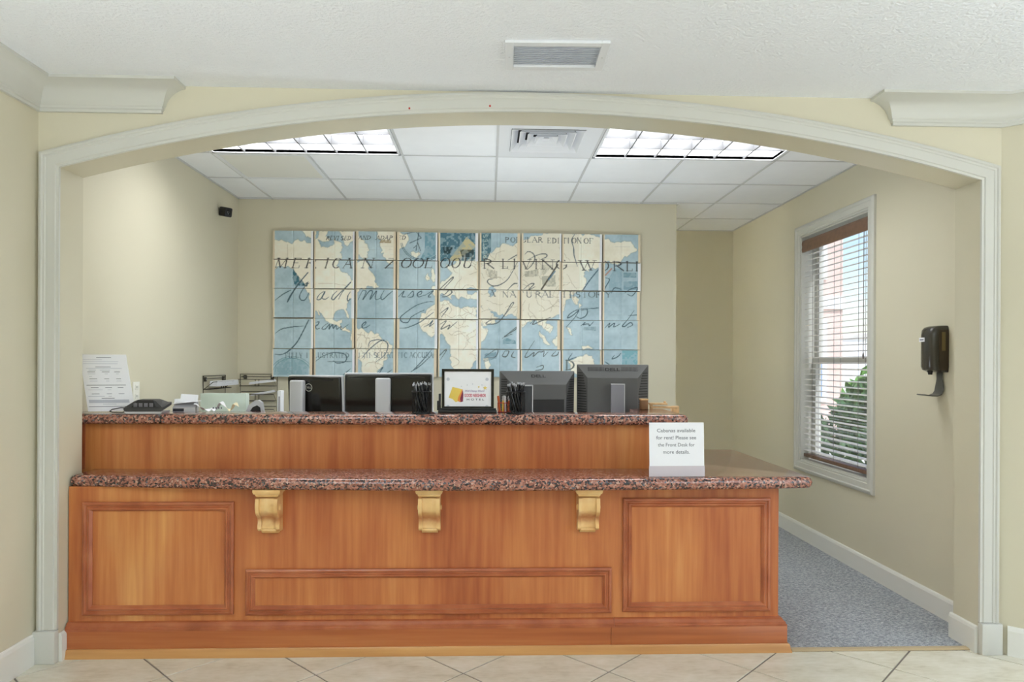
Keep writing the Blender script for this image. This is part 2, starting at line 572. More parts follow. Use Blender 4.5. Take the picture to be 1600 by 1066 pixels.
# crown moulding pieces beside the arch (profile: depth out of the wall, height)
CR = [(0, 0), (.016, 0), (.016, .012), (.022, .016), (.022, .026), (.03, .032), (.036, .05), (.05, .075), (.075, .097), (.105, .112), (.122, .116), (.122, .1295), (0, .1295)]
CR = [(a * .95, b) for a, b in CR]
ZCR = ZC - .1295
def crown(name, pts, label, ends):
    """pts: wall line points (x, y) with inward normals mitred; ends: per-point mitre vectors"""
    fr = [((x, y, ZCR), Vector((mx, my, 0)), Vector((0, 0, 1))) for (x, y), (mx, my) in zip(pts, ends)]
    o = mk(name, *sweep_vf(CR, fr), 'trim', None, True)
    return struct(o, label, 'moulding')
def mitre(d0, d1):
    """offset vector at the corner of two walls with inward normals d0, d1"""
    a, b = Vector(d0).normalized(), Vector(d1).normalized()
    s = (a + b)
    return tuple(s / (1 + a.dot(b)))
NL, NF = (1, 0), (0, -1)
NR = (AD[1], -AD[0])                              # inward normal of the splayed wall
# left: along the left wall, round the corner, along the front wall, then a short mitred return to the wall
crown('trim_1', [(XLL, -2), (XLL, YW), (-1.508, YW), (-1.508, YW)], 'off-white crown moulding ending short beside the arch near the left wall',
      [NL, mitre(NL, NF), mitre(NF, (1, 0)), (1, 0)])
crown('trim_2', [(1.914, YW), (1.914, YW), (XLR, YW), (ARX, ARY)], 'off-white crown moulding over the arch post on the window side',
      [(-1, 0), mitre(NF, (-1, 0)), mitre(NF, NR), NR])

# arch casing
CAS = [(0, 0), (.012, 0), (.012, .012), (.017, .016), (.017, .058), (.021, .062), (.021, .070), (.027, .075), (.027, .083), (.022, .090), (0, .090)]
def casing():
    fr = []
    F = Vector((0, -1, 0))
    zl, zr = arch(XJL), arch(XJR)
    def corner(x, z, sgn):
        # mitre between the upright and the arc
        tx = -(x - ACX) / math.sqrt(ARR ** 2 - (x - ACX) ** 2)
        rad = Vector((x - ACX, 0, z - AZ0)).normalized()
        up = Vector((sgn, 0, 0))
        s = up + rad
        return s / (1 + up.dot(rad))
    fr.append(((XJL, YW, .15), F, Vector((-1, 0, 0))))
    fr.append(((XJL, YW, zl), F, corner(XJL, zl, -1)))
    n = 56
    for i in range(1, n):
        x = XJL + (XJR - XJL) * i / n
        z = arch(x)
        fr.append(((x, YW, z), F, Vector((x - ACX, 0, z - AZ0)).normalized()))
    fr.append(((XJR, YW, zr), F, corner(XJR, zr, 1)))
    fr.append(((XJR, YW, .15), F, Vector((1, 0, 0))))
    o = mk('trim_3', *sweep_vf(CAS, [(a, b * 1.0, c * .94) for a, b, c in fr]), 'trim', None, True)
    return struct(o, 'off-white moulded casing that frames the wide arch', 'casing')
cs = casing()
box('plinth_block', XJL - .098, XJL + .002, YW - .032, YW, 0, .148, 'trim', cs, .004)
box('plinth_block', XJR - .002, XJR + .098, YW - .032, YW, 0, .148, 'trim', cs, .004)
# small pins left in the casing at the crown of the arch
for px, r_ in ((-.37, .004), (.0, .004)):
    v, f = lathe_vf([(.0045, 0), (.0045, .004), (.002, .006)], 8)
    o = mk('push_pin', v, f, 'red', cs)
    o.location = (px, YW - .0172, arch(px) + .022)
    o.rotation_euler = (R(90), 0, 0)
# baseboards
BBP = [(0, 0), (.015, 0), (.015, .112), (.011, .125), (.006, .131), (0, .131)]
def baseboard(name, p0, p1, nrm, label, h=1.0, e0=None, e1=None):
    fr = [((p0[0], p0[1], 0), Vector((*(e0 or nrm), 0)), Vector((0, 0, h))), ((p1[0], p1[1], 0), Vector((*(e1 or nrm), 0)), Vector((0, 0, h)))]
    return struct(mk(name, *sweep_vf(BBP, fr), 'base'), label, 'baseboard')
baseboard('baseboard_left', (XLL, -3), (XLL, YW - .033), NL, 'white baseboard of the lobby wall at the picture edge', 1.05)
baseboard('baseboard_right', (XLR + .025, YW - .021), (ARX, ARY), NR, 'white baseboard of the splayed lobby wall', 1.05)
baseboard('baseboard_office', (XOR, YWB), (XOR, YB2), (-1, 0), 'long white baseboard under the window along the carpet', .95)
baseboard('baseboard_jamb', (XJR, YW + .002), (XJR, YWB + .014), (-1, 0), 'short white baseboard piece on the arch post reveal', .98)
baseboard('baseboard_return', (XJR, YWB), (XOR - .015, YWB), (0, 1), 'white baseboard return behind the arch post', .98)
baseboard('baseboard_recess', (0, YB2), (XOR - .015, YB2), (0, -1), 'white baseboard at the far end of the recess', .95)
baseboard('baseboard_post', (XJL, YW + .002), (XJL, YWB), (1, 0), 'short white baseboard piece between arch post and desk plinth', .98)

# ------------------------------------------------------------------ office shell
struct(box('wall_office_left', XOL - .12, XOL, YWB, YB + .12, 0, 2.9, 'wall'), 'cream office wall behind the counter with the security camera', 'wall')
struct(box('wall_back', XOL, XC, YB, YB + .12, 0, 2.9, 'wall'), 'cream back wall carrying the world map panels', 'wall')
struct(box('wall_corridor_added', -.1, 0, YB + .12, YB2 + .12, 0, 2.9, 'wall'), 'cream end wall of the corridor added behind the map wall', 'wall')  # unseen corridor, added to hold the lamp that brightens the recess
struct(box('wall_recess', -.1, XOR + .16, YB2, YB2 + .12, 0, 2.9, 'wall'), 'cream end wall of the recess beyond the map wall', 'wall')
WY0, WY1, WZ0, WZ1 = 4.41, 5.392, .615, 2.372
b = MB()
XT = XOR + .16
b.box(XOR, XT, YWB, WY0, 0, 2.9).box(XOR, XT, WY1, YB2, 0, 2.9).box(XOR, XT, WY0, WY1, 0, WZ0).box(XOR, XT, WY0, WY1, WZ1, 2.9)
struct(b.build('wall_office_right', 'wall'), 'cream office wall with the window and soap dispenser', 'wall')
struct(box('carpet_floor', XOL, XOR, 3.296, YB2 - .001, -.06, .004, 'carpet'), 'grey flecked loop carpet of the office', 'carpet')
struct(mk('trim_4', *prism_vf([(3.257, 0), (3.257, .004), (3.27, .008), (3.29, .008), (3.298, .004), (3.298, 0)],
       lambda y, z: (1.452, y, z), lambda y, z: (XJR, y, z)), 'strip'), 'tan threshold strip between tile and carpet', 'threshold')

# suspended ceiling: tee grid with single tiles
ce = struct(box('ceiling_office', XOL, XOR, YWB, YB2, ZO + .12, ZO + .16, 'dark_gap'), 'suspended office ceiling of square white tiles', 'ceiling')
GX, GY, GS = .047, 4.505, .6096
rooms = [(XOL, XOR, YWB, YB), (XC, XOR, YB, YB + .12), (0, XOR, YB + .12, YB2)]
skip = {(-3, -1), (-2, -1), (0, -1), (1, -1), (2, -1), (-3, 0)}
for i in range(-4, 5):
    for j in range(-2, 5):
        if (i, j) in skip: continue
        for rx0, rx1, ry0, ry1 in rooms:
            x0, x1 = max(GX + i * GS + .004, rx0), min(GX + (i + 1) * GS - .004, rx1)
            y0, y1 = max(GY + j * GS + .004, ry0), min(GY + (j + 1) * GS - .004, ry1)
            if x1 - x0 > .01 and y1 - y0 > .01:
                box('tile', x0, x1, y0, y1, ZO + .003, ZO + .018, 'ctile', ce)
for i in range(-3, 5):
    x = GX + i * GS
    if XOL < x < XOR:
        box('tee_bar', x - .0075, x + .0075, GY if i in (-2, 2) else YWB, YB2 if x > XC else YB, ZO - .002, ZO + .004, 'tee', ce)
for j in range(-1, 4):
    y = GY + j * GS
    x0 = XOL if y < YB else 0
    if y < YB2:
        box('tee_bar', x0, XOR, y - .006, y + .006, ZO - .0015, ZO + .004, 'tee', ce)
for rx0, rx1, ry0, ry1 in ((XOL, XOL + .018, YWB, YB), (XOR - .018, XOR, YWB, YB2), (XOL, XC, YB - .018, YB), (0, XOR, YB2 - .018, YB2), (XC, XC + .018, YB, YB + .12)):
    box('edge_angle', rx0, rx1, ry0, ry1, ZO - .002, ZO + .003, 'tee', ce)

# fluorescent troffers
def troffer(x0, label):
    x1, y0, y1 = x0 + 2 * GS, GY - GS, GY
    t = thing('ceiling_light', label, 'ceiling light', (x0, y0, ZO), group='fluorescent office lights')
    w, d = x1 - x0, y1 - y0
    g, e = .010, .026
    b = MB()
    for a in ((g, e, g, d - g), (w - e, w - g, g, d - g), (g, w - g, g, e), (g, w - g, d - e, d - g)):
        b.box(a[0], a[1], a[2], a[3], -.004, .018)
    b.build('frame', 'white_metal', t)
    b = MB()
    for a in ((0, g, 0, d), (w - g, w, 0, d), (0, w, 0, g), (0, w, d - g, d)):
        b.box(a[0], a[1], a[2], a[3], .006, .03)
    b.build('shadow_gap', 'dark_gap', t)
    b = MB()
    b.box(e - .004, e, e, d - e, .0, .10).box(w - e, w - e + .004, e, d - e, 0, .10).box(e, w - e, e - .004, e, 0, .10).box(e, w - e, d - e, d - e + .004, 0, .10)
    b.build('housing', 'louver_white', t)
    box('lamp_panel', e, w - e, e, d - e, .094, .10, 'lamp', t)
    cw, cd = (w - 2 * e) / 6, (d - 2 * e) / 3
    for k in range(1, 6):
        x = e + k * cw
        v, f = prism_vf([(-.004, 0), (.004, 0), (.007, .055), (-.007, .055)], lambda a, z: (x + a, e, z), lambda a, z: (x + a, d - e, z))
        mk('louver', v, f, 'blade', t)
    for k in range(1, 3):
        y = e + k * cd
        v, f = prism_vf([(-.004, 0), (.004, 0), (.007, .055), (-.007, .055)], lambda a, z: (e, y + a, z), lambda a, z: (w - e, y + a, z))
        mk('louver', v, f, 'blade', t)
    return t
troffer(GX - 3 * GS, 'fluorescent louvred light panel nearer the security camera wall')
troffer(GX + GS, 'fluorescent louvred light panel nearer the window wall')

# four-way air diffuser
t = thing('air_diffuser', 'white square four-way air diffuser between the two light panels', 'air vent', (GX + GS / 2 - .012, GY - GS / 2 - .03, ZO))
h = GS / 2 - .006
b = MB()
for a in ((-h + .012, -.215, -h + .03, h + .03), (.215, h + .012, -h + .03, h + .03), (-.215, .215, -h + .03, -.215), (-.215, .215, .215, h + .03)):
    b.box(a[0], a[1], a[2], a[3], -.001, .012)
b.build('panel', 'white_metal', t)
box('duct', -.214, .214, -.214, .214, .075, .08, 'dark_gap', t)
for k in range(4):
    r0 = .213 - k * .048
    r1 = r0 - .040
    z0, z1 = -.006 + k * .003, .040 + k * .004
    th = .003
    v = []
    for rr, z in ((r0, z0), (r1, z1), (r1 - th, z1), (r0 - th * 1.6, z0)):
        v += [(-rr, -rr, z), (rr, -rr, z), (rr, rr, z), (-rr, rr, z)]
    f = []
    for a in range(4):
        for c in range(4):
            f.append((a * 4 + c, a * 4 + (c + 1) % 4, ((a + 1) % 4) * 4 + (c + 1) % 4, ((a + 1) % 4) * 4 + c))
    mk('vane', v, f, 'white_metal', t)
r0 = .213 - 4 * .048
mk('centre_cone', *prism_vf([(-1, -1), (1, -1), (1, 1), (-1, 1)], lambda a, c: (a * r0, c * r0, .008), lambda a, c: (a * .004, c * .004, .03)), 'white_metal', t)

# perforated return-air panel
t = thing('return_air_panel', 'beige perforated return air panel among the ceiling tiles', 'air vent', (GX - 3 * GS, GY, ZO))
b = MB()
for a in ((.004, GS - .004, .004, .03), (.004, GS - .004, GS - .03, GS - .004), (.004, .03, .03, GS - .03), (GS - .03, GS - .004, .03, GS - .03)):
    b.box(a[0], a[1], a[2], a[3], -.006, .012)
b.build('frame', 'white_metal', t)
box('perforated_face', .03, GS - .03, .03, GS - .03, -.001, .01, 'return', t)

# lobby air grille
t = thing('air_grille', 'white slatted air grille on the lobby ceiling above the arch', 'air vent', (.267, 2.822, ZC), (0, 0, R(-1.5)))
hw, hd = .206, .128
b = MB()
for a in ((-hw, -hw + .034, -hd, hd), (hw - .034, hw, -hd, hd), (-hw + .034, hw - .034, -hd, -hd + .034), (-hw + .034, hw - .034, hd - .034, hd)):
    b.box(a[0], a[1], a[2], a[3], -.012, 0)
b.build('frame', 'white_metal', t, bevel=.002)
box('backing', -hw + .034, hw - .034, -hd + .034, hd - .034, -.002, -.0005, 'white_metal', t)
for k in range(10):
    y = -hd + .038 + k * .0177
    mk('slat', *prism_vf([(y, -.011), (y + .0025, -.011), (y + .0155, -.003), (y + .013, -.003)], lambda a, z: (-hw + .035, a, z), lambda a, z: (hw - .035, a, z)), 'white_metal', t)
for s in (-1, 1):
    mk('screw', *lathe_vf([(.004, -.0135), (.004, -.0118)], 8, (s * (hw - .017), 0, 0)), 'tee', t)

# ------------------------------------------------------------------ window and blind
win = struct(bpy.data.objects.new('window_1', None), 'tall sash window with white frame in the office wall', 'window')
COL.objects.link(win)
WC = [(0, 0), (.010, 0), (.010, .012), (.015, .016), (.015, .050), (.021, .056), (.021, .070), (.014, .080), (0, .082)]
def frame_sides(parent, name, y0, y1, z0, z1, xw, prof, mat):
    C = [(y0, z0), (y1, z0), (y1, z1), (y0, z1)]
    S = [(-1, -1), (1, -1), (1, 1), (-1, 1)]
    for k in range(4):
        a, c = k, (k + 1) % 4
        fr = [((xw, C[q][0], C[q][1]), Vector((-1, 0, 0)), Vector((0, S[q][0], S[q][1]))) for q in (a, c)]
        mk(name, *sweep_vf(prof, fr), mat, parent, True)
frame_sides(win, 'casing', WY0, WY1, WZ0, WZ1, XOR, WC, 'trim')
b = MB()
b.box(XOR, XT, WY0 - .001, WY0 + .012, WZ0, WZ1).box(XOR, XT, WY1 - .012, WY1 + .001, WZ0, WZ1).box(XOR, XT, WY0, WY1, WZ0 - .001, WZ0 + .012).box(XOR, XT, WY0, WY1, WZ1 - .012, WZ1 + .001)
b.build('reveal', 'trim', win)
def sash(z0, z1, x):
    s = MB()
    y0, y1, w = WY0 + .012, WY1 - .012, .045
    s.box(x, x + .035, y0, y0 + w, z0, z1).box(x, x + .035, y1 - w, y1, z0, z1).box(x, x + .035, y0 + w, y1 - w, z0, z0 + w).box(x, x + .035, y0 + w, y1 - w, z1 - w, z1)
    o = s.build('sash', 'trim', win)
    box('pane', x + .015, x + .019, y0 + w, y1 - w, z0 + w, z1 - w, 'glass', o)
sash(WZ0 + .012, 1.42, XOR + .095)
sash(1.375, WZ1 - .012, XOR + .120)

bl = thing('window_blind', 'white slatted blind with brown wooden valance in the tall window', 'blind', (XOR + .05, 0, 0))
BY0, BY1 = WY0 + .02, WY1 - .02
mk('valance', *prism_vf([(-.05, 2.245), (-.036, 2.245), (-.036, 2.33), (-.044, 2.336), (-.05, 2.328), (-.054, 2.31), (-.05, 2.29), (-.054, 2.265)],
   lambda x, z: (x, BY0, z), lambda x, z: (x, BY1, z)), 'valance', bl, True)
box('head_rail', -.034, .022, BY0 + .005, BY1 - .005, 2.275, 2.335, 'slat', bl)
NS = 37
z_top, z_bot = 2.225, .70
slat0 = None
for k in range(NS):
    z = z_top - (z_top - z_bot) * k / (NS - 1)
    if slat0 is None:
        pr_ = []
        for q in range(7):
            a = -.025 + .05 * q / 6
            pr_.append((a, .0035 * (1 - (a / .025) ** 2)))
        pr_ += [(a, c - .0028) for a, c in reversed(pr_)]
        slat0 = mk('slat', *prism_vf(pr_, lambda x, zz: (x, BY0 + .004, zz), lambda x, zz: (x, BY1 - .004, zz)), 'slat', bl, True)
        o = slat0
    else:
        o = slat0.copy()
        COL.objects.link(o)
        o.parent = bl
    o.location = (-.006, 0, z)
    o.rotation_euler = (0, R(-9 if k < 22 else -3), 0)
box('bottom_rail', -.032, .02, BY0 + .004, BY1 - .004, .648, .672, 'valance', bl, .003)
for y in (BY0 + .14, (BY0 + BY1) / 2, BY1 - .14):
    b = MB()
    for dx in (-.031, .018):
        b.tube([(dx, y, .65), (dx, y, 2.28)], .0016, 5)
    b.build('ladder_cord', 'cord', bl)
b = MB().tube([(-.04, BY0 + .06, 2.26), (-.042, BY0 + .06, 1.45)], .003, 6)
b.add(*lathe_vf([(.003, 0), (.007, -.02), (.006, -.04), (.002, -.045)], 8, (-.042, BY0 + .06, 1.45)))
b.build('tilt_wand', 'cord', bl)

# outside: paving, neighbouring building, shrubs
struct(box('ground_outside', 2.62, 16, -4, 16, -.3, -.2, 'ext_ground'), 'pale paving outside the window', 'ground')
t = thing('neighbour_building', 'pink and white stucco building outside the window', 'building', (0, 14, -.2))
box('wall', 2.5, 7.25, 0, .3, 0, 6.0, 'ext_wall', t)
for k in range(3):
    x = 3.0 + k * 1.45
    for z in (.9, 3.4):
        f = box('window_frame', x - .1, x + 1.0, -.05, 0, z - .1, z + 1.6, 'ext_white', t)
        box('pane', x, x + .9, -.06, -.05, z, z + 1.5, 'ext_glass', f)
box('band', 2.5, 7.27, -.06, 0, 2.7, 2.95, 'ext_white', t)
t = thing('garden_wall', 'low white garden wall outside the window', 'wall', (0, 14.1, -.2))
box('wall_body', 7.3, 13, 0, .25, 0, 2.1, 'ext_white', t)
box('coping', 7.28, 13, -.05, .3, 2.1, 2.2, 'ext_ground', t)
def bush(name, label, loc, rx, rz, mat, n, seed):
    rnd = random.Random(seed)
    b = MB()
    for _ in range(n):
        u, w = rnd.uniform(-1, 1), rnd.uniform(0, 2 * math.pi)
        r = rnd.uniform(.75, 1.0)
        s = math.sqrt(1 - u * u)
        c = Vector((r * s * math.cos(w) * rx, r * s * math.sin(w) * rx, rz + r * u * rz))
        L = rnd.uniform(.07, .13)
        m = Euler((rnd.uniform(0, 6.3), rnd.uniform(0, 6.3), rnd.uniform(0, 6.3))).to_matrix()
        pts = [Vector(p) * L for p in ((-.8, 0, 0), (0, .36, .1), (.9, 0, 0), (0, -.36, .1))]
        b.add([c + m @ p for p in pts], [(0, 1, 2), (0, 2, 3)])
    t = thing(name, label, 'shrub', loc, group='shrubs outside the window')
    b.build('foliage', mat, t)
    b2 = MB()
    for k in range(5):
        a = k * 1.26
        b2.tube([(0, 0, 0), (.3 * rx * math.cos(a), .3 * rx * math.sin(a), rz), (.6 * rx * math.cos(a), .6 * rx * math.sin(a), 1.5 * rz)], [.02, .015, .006], 5)
    b2.build('stems', 'brown', t)
bush('shrub', 'tall dark green shrub outside the window', (4.5, 7.5, -.2), .7, .75, 'leaf2', 1500, 1)
bush('shrub', 'bright green shrub outside the window behind the blind', (5.6, 9.0, -.2), .9, .85, 'leaf', 1500, 2)
bush('shrub', 'low green shrub outside the window at the far side', (4.2, 9.6, -.2), .6, .5, 'leaf2', 900, 3)

# ------------------------------------------------------------------ reception desk
YF = 3.29
desk = thing('reception_desk', 'long cherry wood reception desk with framed panels under the arch', 'desk')
box('front_panel', -1.945, 1.395, YF, YF + .02, .10, .785, 'wood', desk)
box('side_panel', 1.375, 1.395, YF + .02, 4.2, .0, .785, 'wood', desk)
box('upper_panel', XOL + .002, .826, 3.49, 3.51, .80, 1.06, 'wood', desk)
box('upper_side_panel', .806, .826, 3.51, 3.90, .83, 1.06, 'wood', desk)
box('upper_edge_post', XOL + .003, -1.985, 3.484, 3.49, .836, 1.058, 'mould', desk)
box('inner_support', XOL + .004, .80, 3.56, 3.60, .0, 1.055, 'board', desk)
# plinth, top moulding, shoe: front and side
PB = 1.428
b = MB()
box('plinth_board', -1.945, .583, 3.262, YF, 0.0, .124, 'wood_h', desk)
box('plinth_board', .585, PB, 3.262, YF, 0.0, .126, 'wood_h', desk, .001)
box('plinth_board', PB - .018, PB, YF, 4.21, 0.0, .126, 'wood_h', desk)
PM = [(0, 0), (.030, 0), (.031, .008), (.026, .012), (.026, .018), (.018, .024), (.014, .032), (.006, .036), (0, .037)]
fr = [((-1.945, YF, .121), Vector((0, -1, 0)), Vector((0, 0, 1))), ((.60, YF, .121), Vector((0, -1, 0)), Vector((0, 0, 1)))]
mk('plinth_moulding', *sweep_vf(PM, fr), 'mould', desk, True)
fr = [((.601, YF, .122), Vector((0, -1.02, 0)), Vector((0, 0, 1))), ((1.395, YF, .122), Vector((1, -1, 0)), Vector((0, 0, 1))), ((1.395, 4.2, .122), Vector((1, 0, 0)), Vector((0, 0, 1)))]
mk('plinth_moulding', *sweep_vf(PM, fr), 'mould', desk, True)
SH = [(0, 0), (.017, 0), (.017, .006), (.012, .018), (.010, .034), (.006, .040), (0, .040)]
fr = [((-1.945, 3.262, 0), Vector((0, -1, 0)), Vector((0, 0, 1))), ((PB, 3.262, 0), Vector((1, -1, 0)), Vector((0, 0, 1))), ((PB, 4.2, 0), Vector((1, 0, 0)), Vector((0, 0, 1)))]
mk('shoe_moulding', *sweep_vf(SH, fr), 'shoe', desk, True)
# framed panels: four mitred mouldings each and a raised field
PF = [(0, 0), (.013, 0), (.016, .004), (.016, .012), (.011, .016), (.011, .022), (.017, .027), (.017, .033), (.012, .037), (.006, .043), (0, .043)]
def panel_frame(x0, x1, z0, z1):
    C = [(x0, z0), (x1, z0), (x1, z1), (x0, z1)]
    S = [(1, 1), (-1, 1), (-1, -1), (1, -1)]
    for k in range(4):
        fr = [((C[q][0], YF, C[q][1]), Vector((0, -1, 0)), Vector((S[q][0], 0, S[q][1]))) for q in (k, (k + 1) % 4)]
        mk('panel_moulding', *sweep_vf(PF, fr), 'mould', desk, True)
    box('panel_field', x0 + .04, x1 - .04, YF - .003, YF, z0 + .04, z1 - .04, 'wood', desk)
panel_frame(-1.877, -1.186, .19, .714)
panel_frame(-1.130, .588, .184, .398)
panel_frame(.642, 1.352, .188, .728)
# carved corbels
CW = .102
SCURVE = [(.072, .170), (.078, .150), (.079, .130), (.074, .110), (.062, .094), (.047, .082), (.038, .068), (.036, .052), (.041, .040), (.041, .026), (.032, .016), (.016, .012)]
def corbel(cx, ztop, parent):
    hw = CW / 2
    c = MB()
    def place(prof, w0, w1, dy=0):
        return prism_vf(prof, lambda y, z: (cx + w0, YF - y - dy, ztop - .212 + z), lambda y, z: (cx + w1, YF - y - dy, ztop - .212 + z))
    body = mk('corbel', *place([(0, .012)] + [(0, .185)] + SCURVE, -hw * .78, hw * .78), 'pine', parent, True)
    rail = [(0, .012), (0, .185)] + [(y + .013, z) for y, z in SCURVE]
    for s in (-1, 1):
        mk('scroll_rail', *place(rail, s * hw * .98, s * hw * .66), 'pine', body, True)
        v, f = lathe_vf([(.014, 0), (.015, .003), (.010, .006), (.004, .007)], 12)
        o = mk('scroll_eye', v, f, 'pine', body, True)
        o.rotation_euler = (0, R(90 * s), 0)
        o.location = (cx + s * hw * .98, YF - .05, ztop - .212 + .125)
    cap = [(0, .180), (.082, .180), (.086, .186), (.086, .190), (.092, .194), (.096, .203), (.096, .212), (0, .212)]
    v, f = [], []
    def lv(e, z0): return [(cx - hw - e, YF, z0), (cx - hw - e, YF - .078 - e, z0), (cx + hw + e, YF - .078 - e, z0), (cx + hw + e, YF, z0)]
    zs = [(-.004, .178), (.001, .184), (.002, .190), (.008, .193), (.011, .202), (.011, .212)]
    for e, z in zs: v += lv(e, ztop - .212 + z)
    for k in range(len(zs) - 1):
        for q in range(4):
            f.append((k * 4 + q, k * 4 + (q + 1) % 4, k * 4 + 4 + (q + 1) % 4, k * 4 + 4 + q))
    f += [(0, 1, 2, 3), tuple(len(v) - 4 + q for q in range(4))]
    mk('cap', v, f, 'pine', body)
    foot = [(0, 0), (.022, 0), (.034, .007), (.040, .016), (.038, .022), (0, .022)]
    mk('foot', *place(foot, -hw * .72, hw * .72), 'pine', body, True)
    return body
for cx in (-1.012, -.272, .470):
    corbel(cx, .783, desk)

# granite counters
def bull(th, k=6):
    """half-round edge: (outward, z) from the bottom up, outward 0 at the widest"""
    r = th / 2
    return [(-r * .85 + r * .85 * math.cos(a), r + r * math.sin(a)) for a in [-math.pi / 2 + math.pi * q / k for q in range(k + 1)]]
def counter(name, outline, edge, z0, th, label):
    """outline: closed polygon (ccw); edge: set of vertex indexes on the polished edge"""
    n = len(outline)
    P = [Vector((x, y)) for x, y in outline]
    nrm = []
    for i in range(n):
        a, c = P[i - 1], P[(i + 1) % n]
        e0, e1 = (P[i] - a).normalized(), (c - P[i]).normalized()
        n0, n1 = Vector((e0.y, -e0.x)), Vector((e1.y, -e1.x))
        s = n0 + n1
        nrm.append(s / max(.4, 1 + n0.dot(n1)))
    prof = bull(th)
    v, f = [], []
    for o, z in prof:
        for i in range(n):
            p = P[i] + nrm[i] * o * (1 if i in edge else 0)
            v.append((p.x, p.y, z0 + z))
    m = len(prof)
    for k in range(m - 1):
        for i in range(n):
            f.append((k * n + i, k * n + (i + 1) % n, (k + 1) * n + (i + 1) % n, (k + 1) * n + i))
    f += [tuple(range(n)), tuple((m - 1) * n + i for i in range(n))]
    o = mk(name, v, f, 'granite', None, True)
    return tag(o, label, 'counter')
def arc(cx, cy, r, a0, a1, n=6):
    return [(cx + r * math.cos(R(a0 + (a1 - a0) * i / n)), cy + r * math.sin(R(a0 + (a1 - a0) * i / n))) for i in range(n + 1)]
fx = [-1.90, -1.355, -.8, -.355, 0, .4, 1.0, 1.4]
fy = [3.283, 3.222, 3.180, 3.157, 3.152, 3.160, 3.183, 3.204]
cf = np.polyfit(fx, fy, 3)
fyx = lambda x: float(np.polyval(cf, x))
front = [(x, fyx(x)) for x in np.linspace(-1.925, 1.495, 36)]
ol = arc(-1.921, fyx(-1.925) + .027, .027, 180, 262, 5) + front + arc(1.497, fyx(1.495) + .042, .042, 272, 360, 6)
ne = len(ol)
ol += [(1.539, 4.284), (.80, 4.284), (.80, 3.56), (-1.948, 3.56)]
counter('granite_counter', ol, set(range(ne + 1)), .783, .054, 'lower pink granite counter with a bowed front edge on corbels')
ol = [(XOL + .002, 3.435), (.962, 3.435)] + arc(.967, 3.475, .040, 270, 360, 5) + [(1.007, 3.92), (.80, 3.92), (.80, 3.638), (XOL + .002, 3.638)]
counter('granite_counter', ol, set(range(1, 9)) | {0}, 1.059, .053, 'upper pink granite ledge carrying the pen cups and framed sign')

# staff desk behind the ledge, carries the monitors
sd = thing('staff_desk', 'staff work desk hidden behind the reception ledge carrying the monitors', 'desk')
box('desktop', XOL + .005, .795, 3.605, 4.45, .73, .76, 'board', sd)
for x in (-1.9, -.65, .72):
    box('leg_panel', x, x + .03, 3.7, 4.4, .004, .73, 'board', sd)

# ------------------------------------------------------------------ monitors
def modern_monitor(label, loc, rot, w, h, tilt, pill_x, logo_on):
    t = thing('computer_monitor', label, 'monitor', loc, (0, 0, rot), 'monitors behind the counter')
    zc = h                                          # top of the head above the base
    z0 = .18
    head = Matrix.Rotation(R(tilt), 4, 'X')
    def hd(o):
        o.location = (0, 0, z0)
        o.rotation_euler = (R(tilt), 0, 0)
        return o
    H = zc - z0
    hd(box('bezel', -w / 2, w / 2, .004, .028, 0, H, 'silver', t, .006, 3))
    back = hd(box('back_shell', -w / 2 + .006, w / 2 - .006, -.018, .012, .004, H - .006, 'gloss_black', t, .009, 3))
    box('vent_slot', -w / 2 + .03, w / 2 - .045, -.0186, -.016, H - .026, H - .021, 'black', back)
    hd(box('screen', -w / 2 + .012, w / 2 - .012, .028, .029, .014, H - .012, 'screen', t))
    if logo_on is not None:
        b = MB().tube([(.021 * math.cos(a), 0, .021 * math.sin(a)) for a in [2 * math.pi * q / 24 for q in range(24)]], .0018, 5, True)
        o = b.build('logo_ring', 'logo', back)
        o.location = (logo_on[0], -.0185, logo_on[1])
        text('lettering', 'DELL', 'logo', back, .034, .011, (logo_on[0], -.0192, logo_on[1]))
    box('stand_pillar', pill_x - .042, pill_x + .042, -.085, -.045, .012, h - .028, 'silver', t, .010, 3)
    box('pillar_hinge', pill_x - .03, pill_x + .03, -.05, .0, h - .17, h - .09, 'black', t, .004)
    box('base', pill_x - .11, pill_x + .11, -.14, .06, 0, .012, 'silver', t, .005)
    return t
modern_monitor('black glossy monitor back with round logo, turned beside the tray racks', (-.985, 4.02, .76), R(-17), .345, .533, 4, -.085, (-.030, .285))
modern_monitor('wide black glossy monitor back with silver pillar behind a pen cup', (-.572, 4.02, .76), R(2), .505, .548, 3, -.028, None)

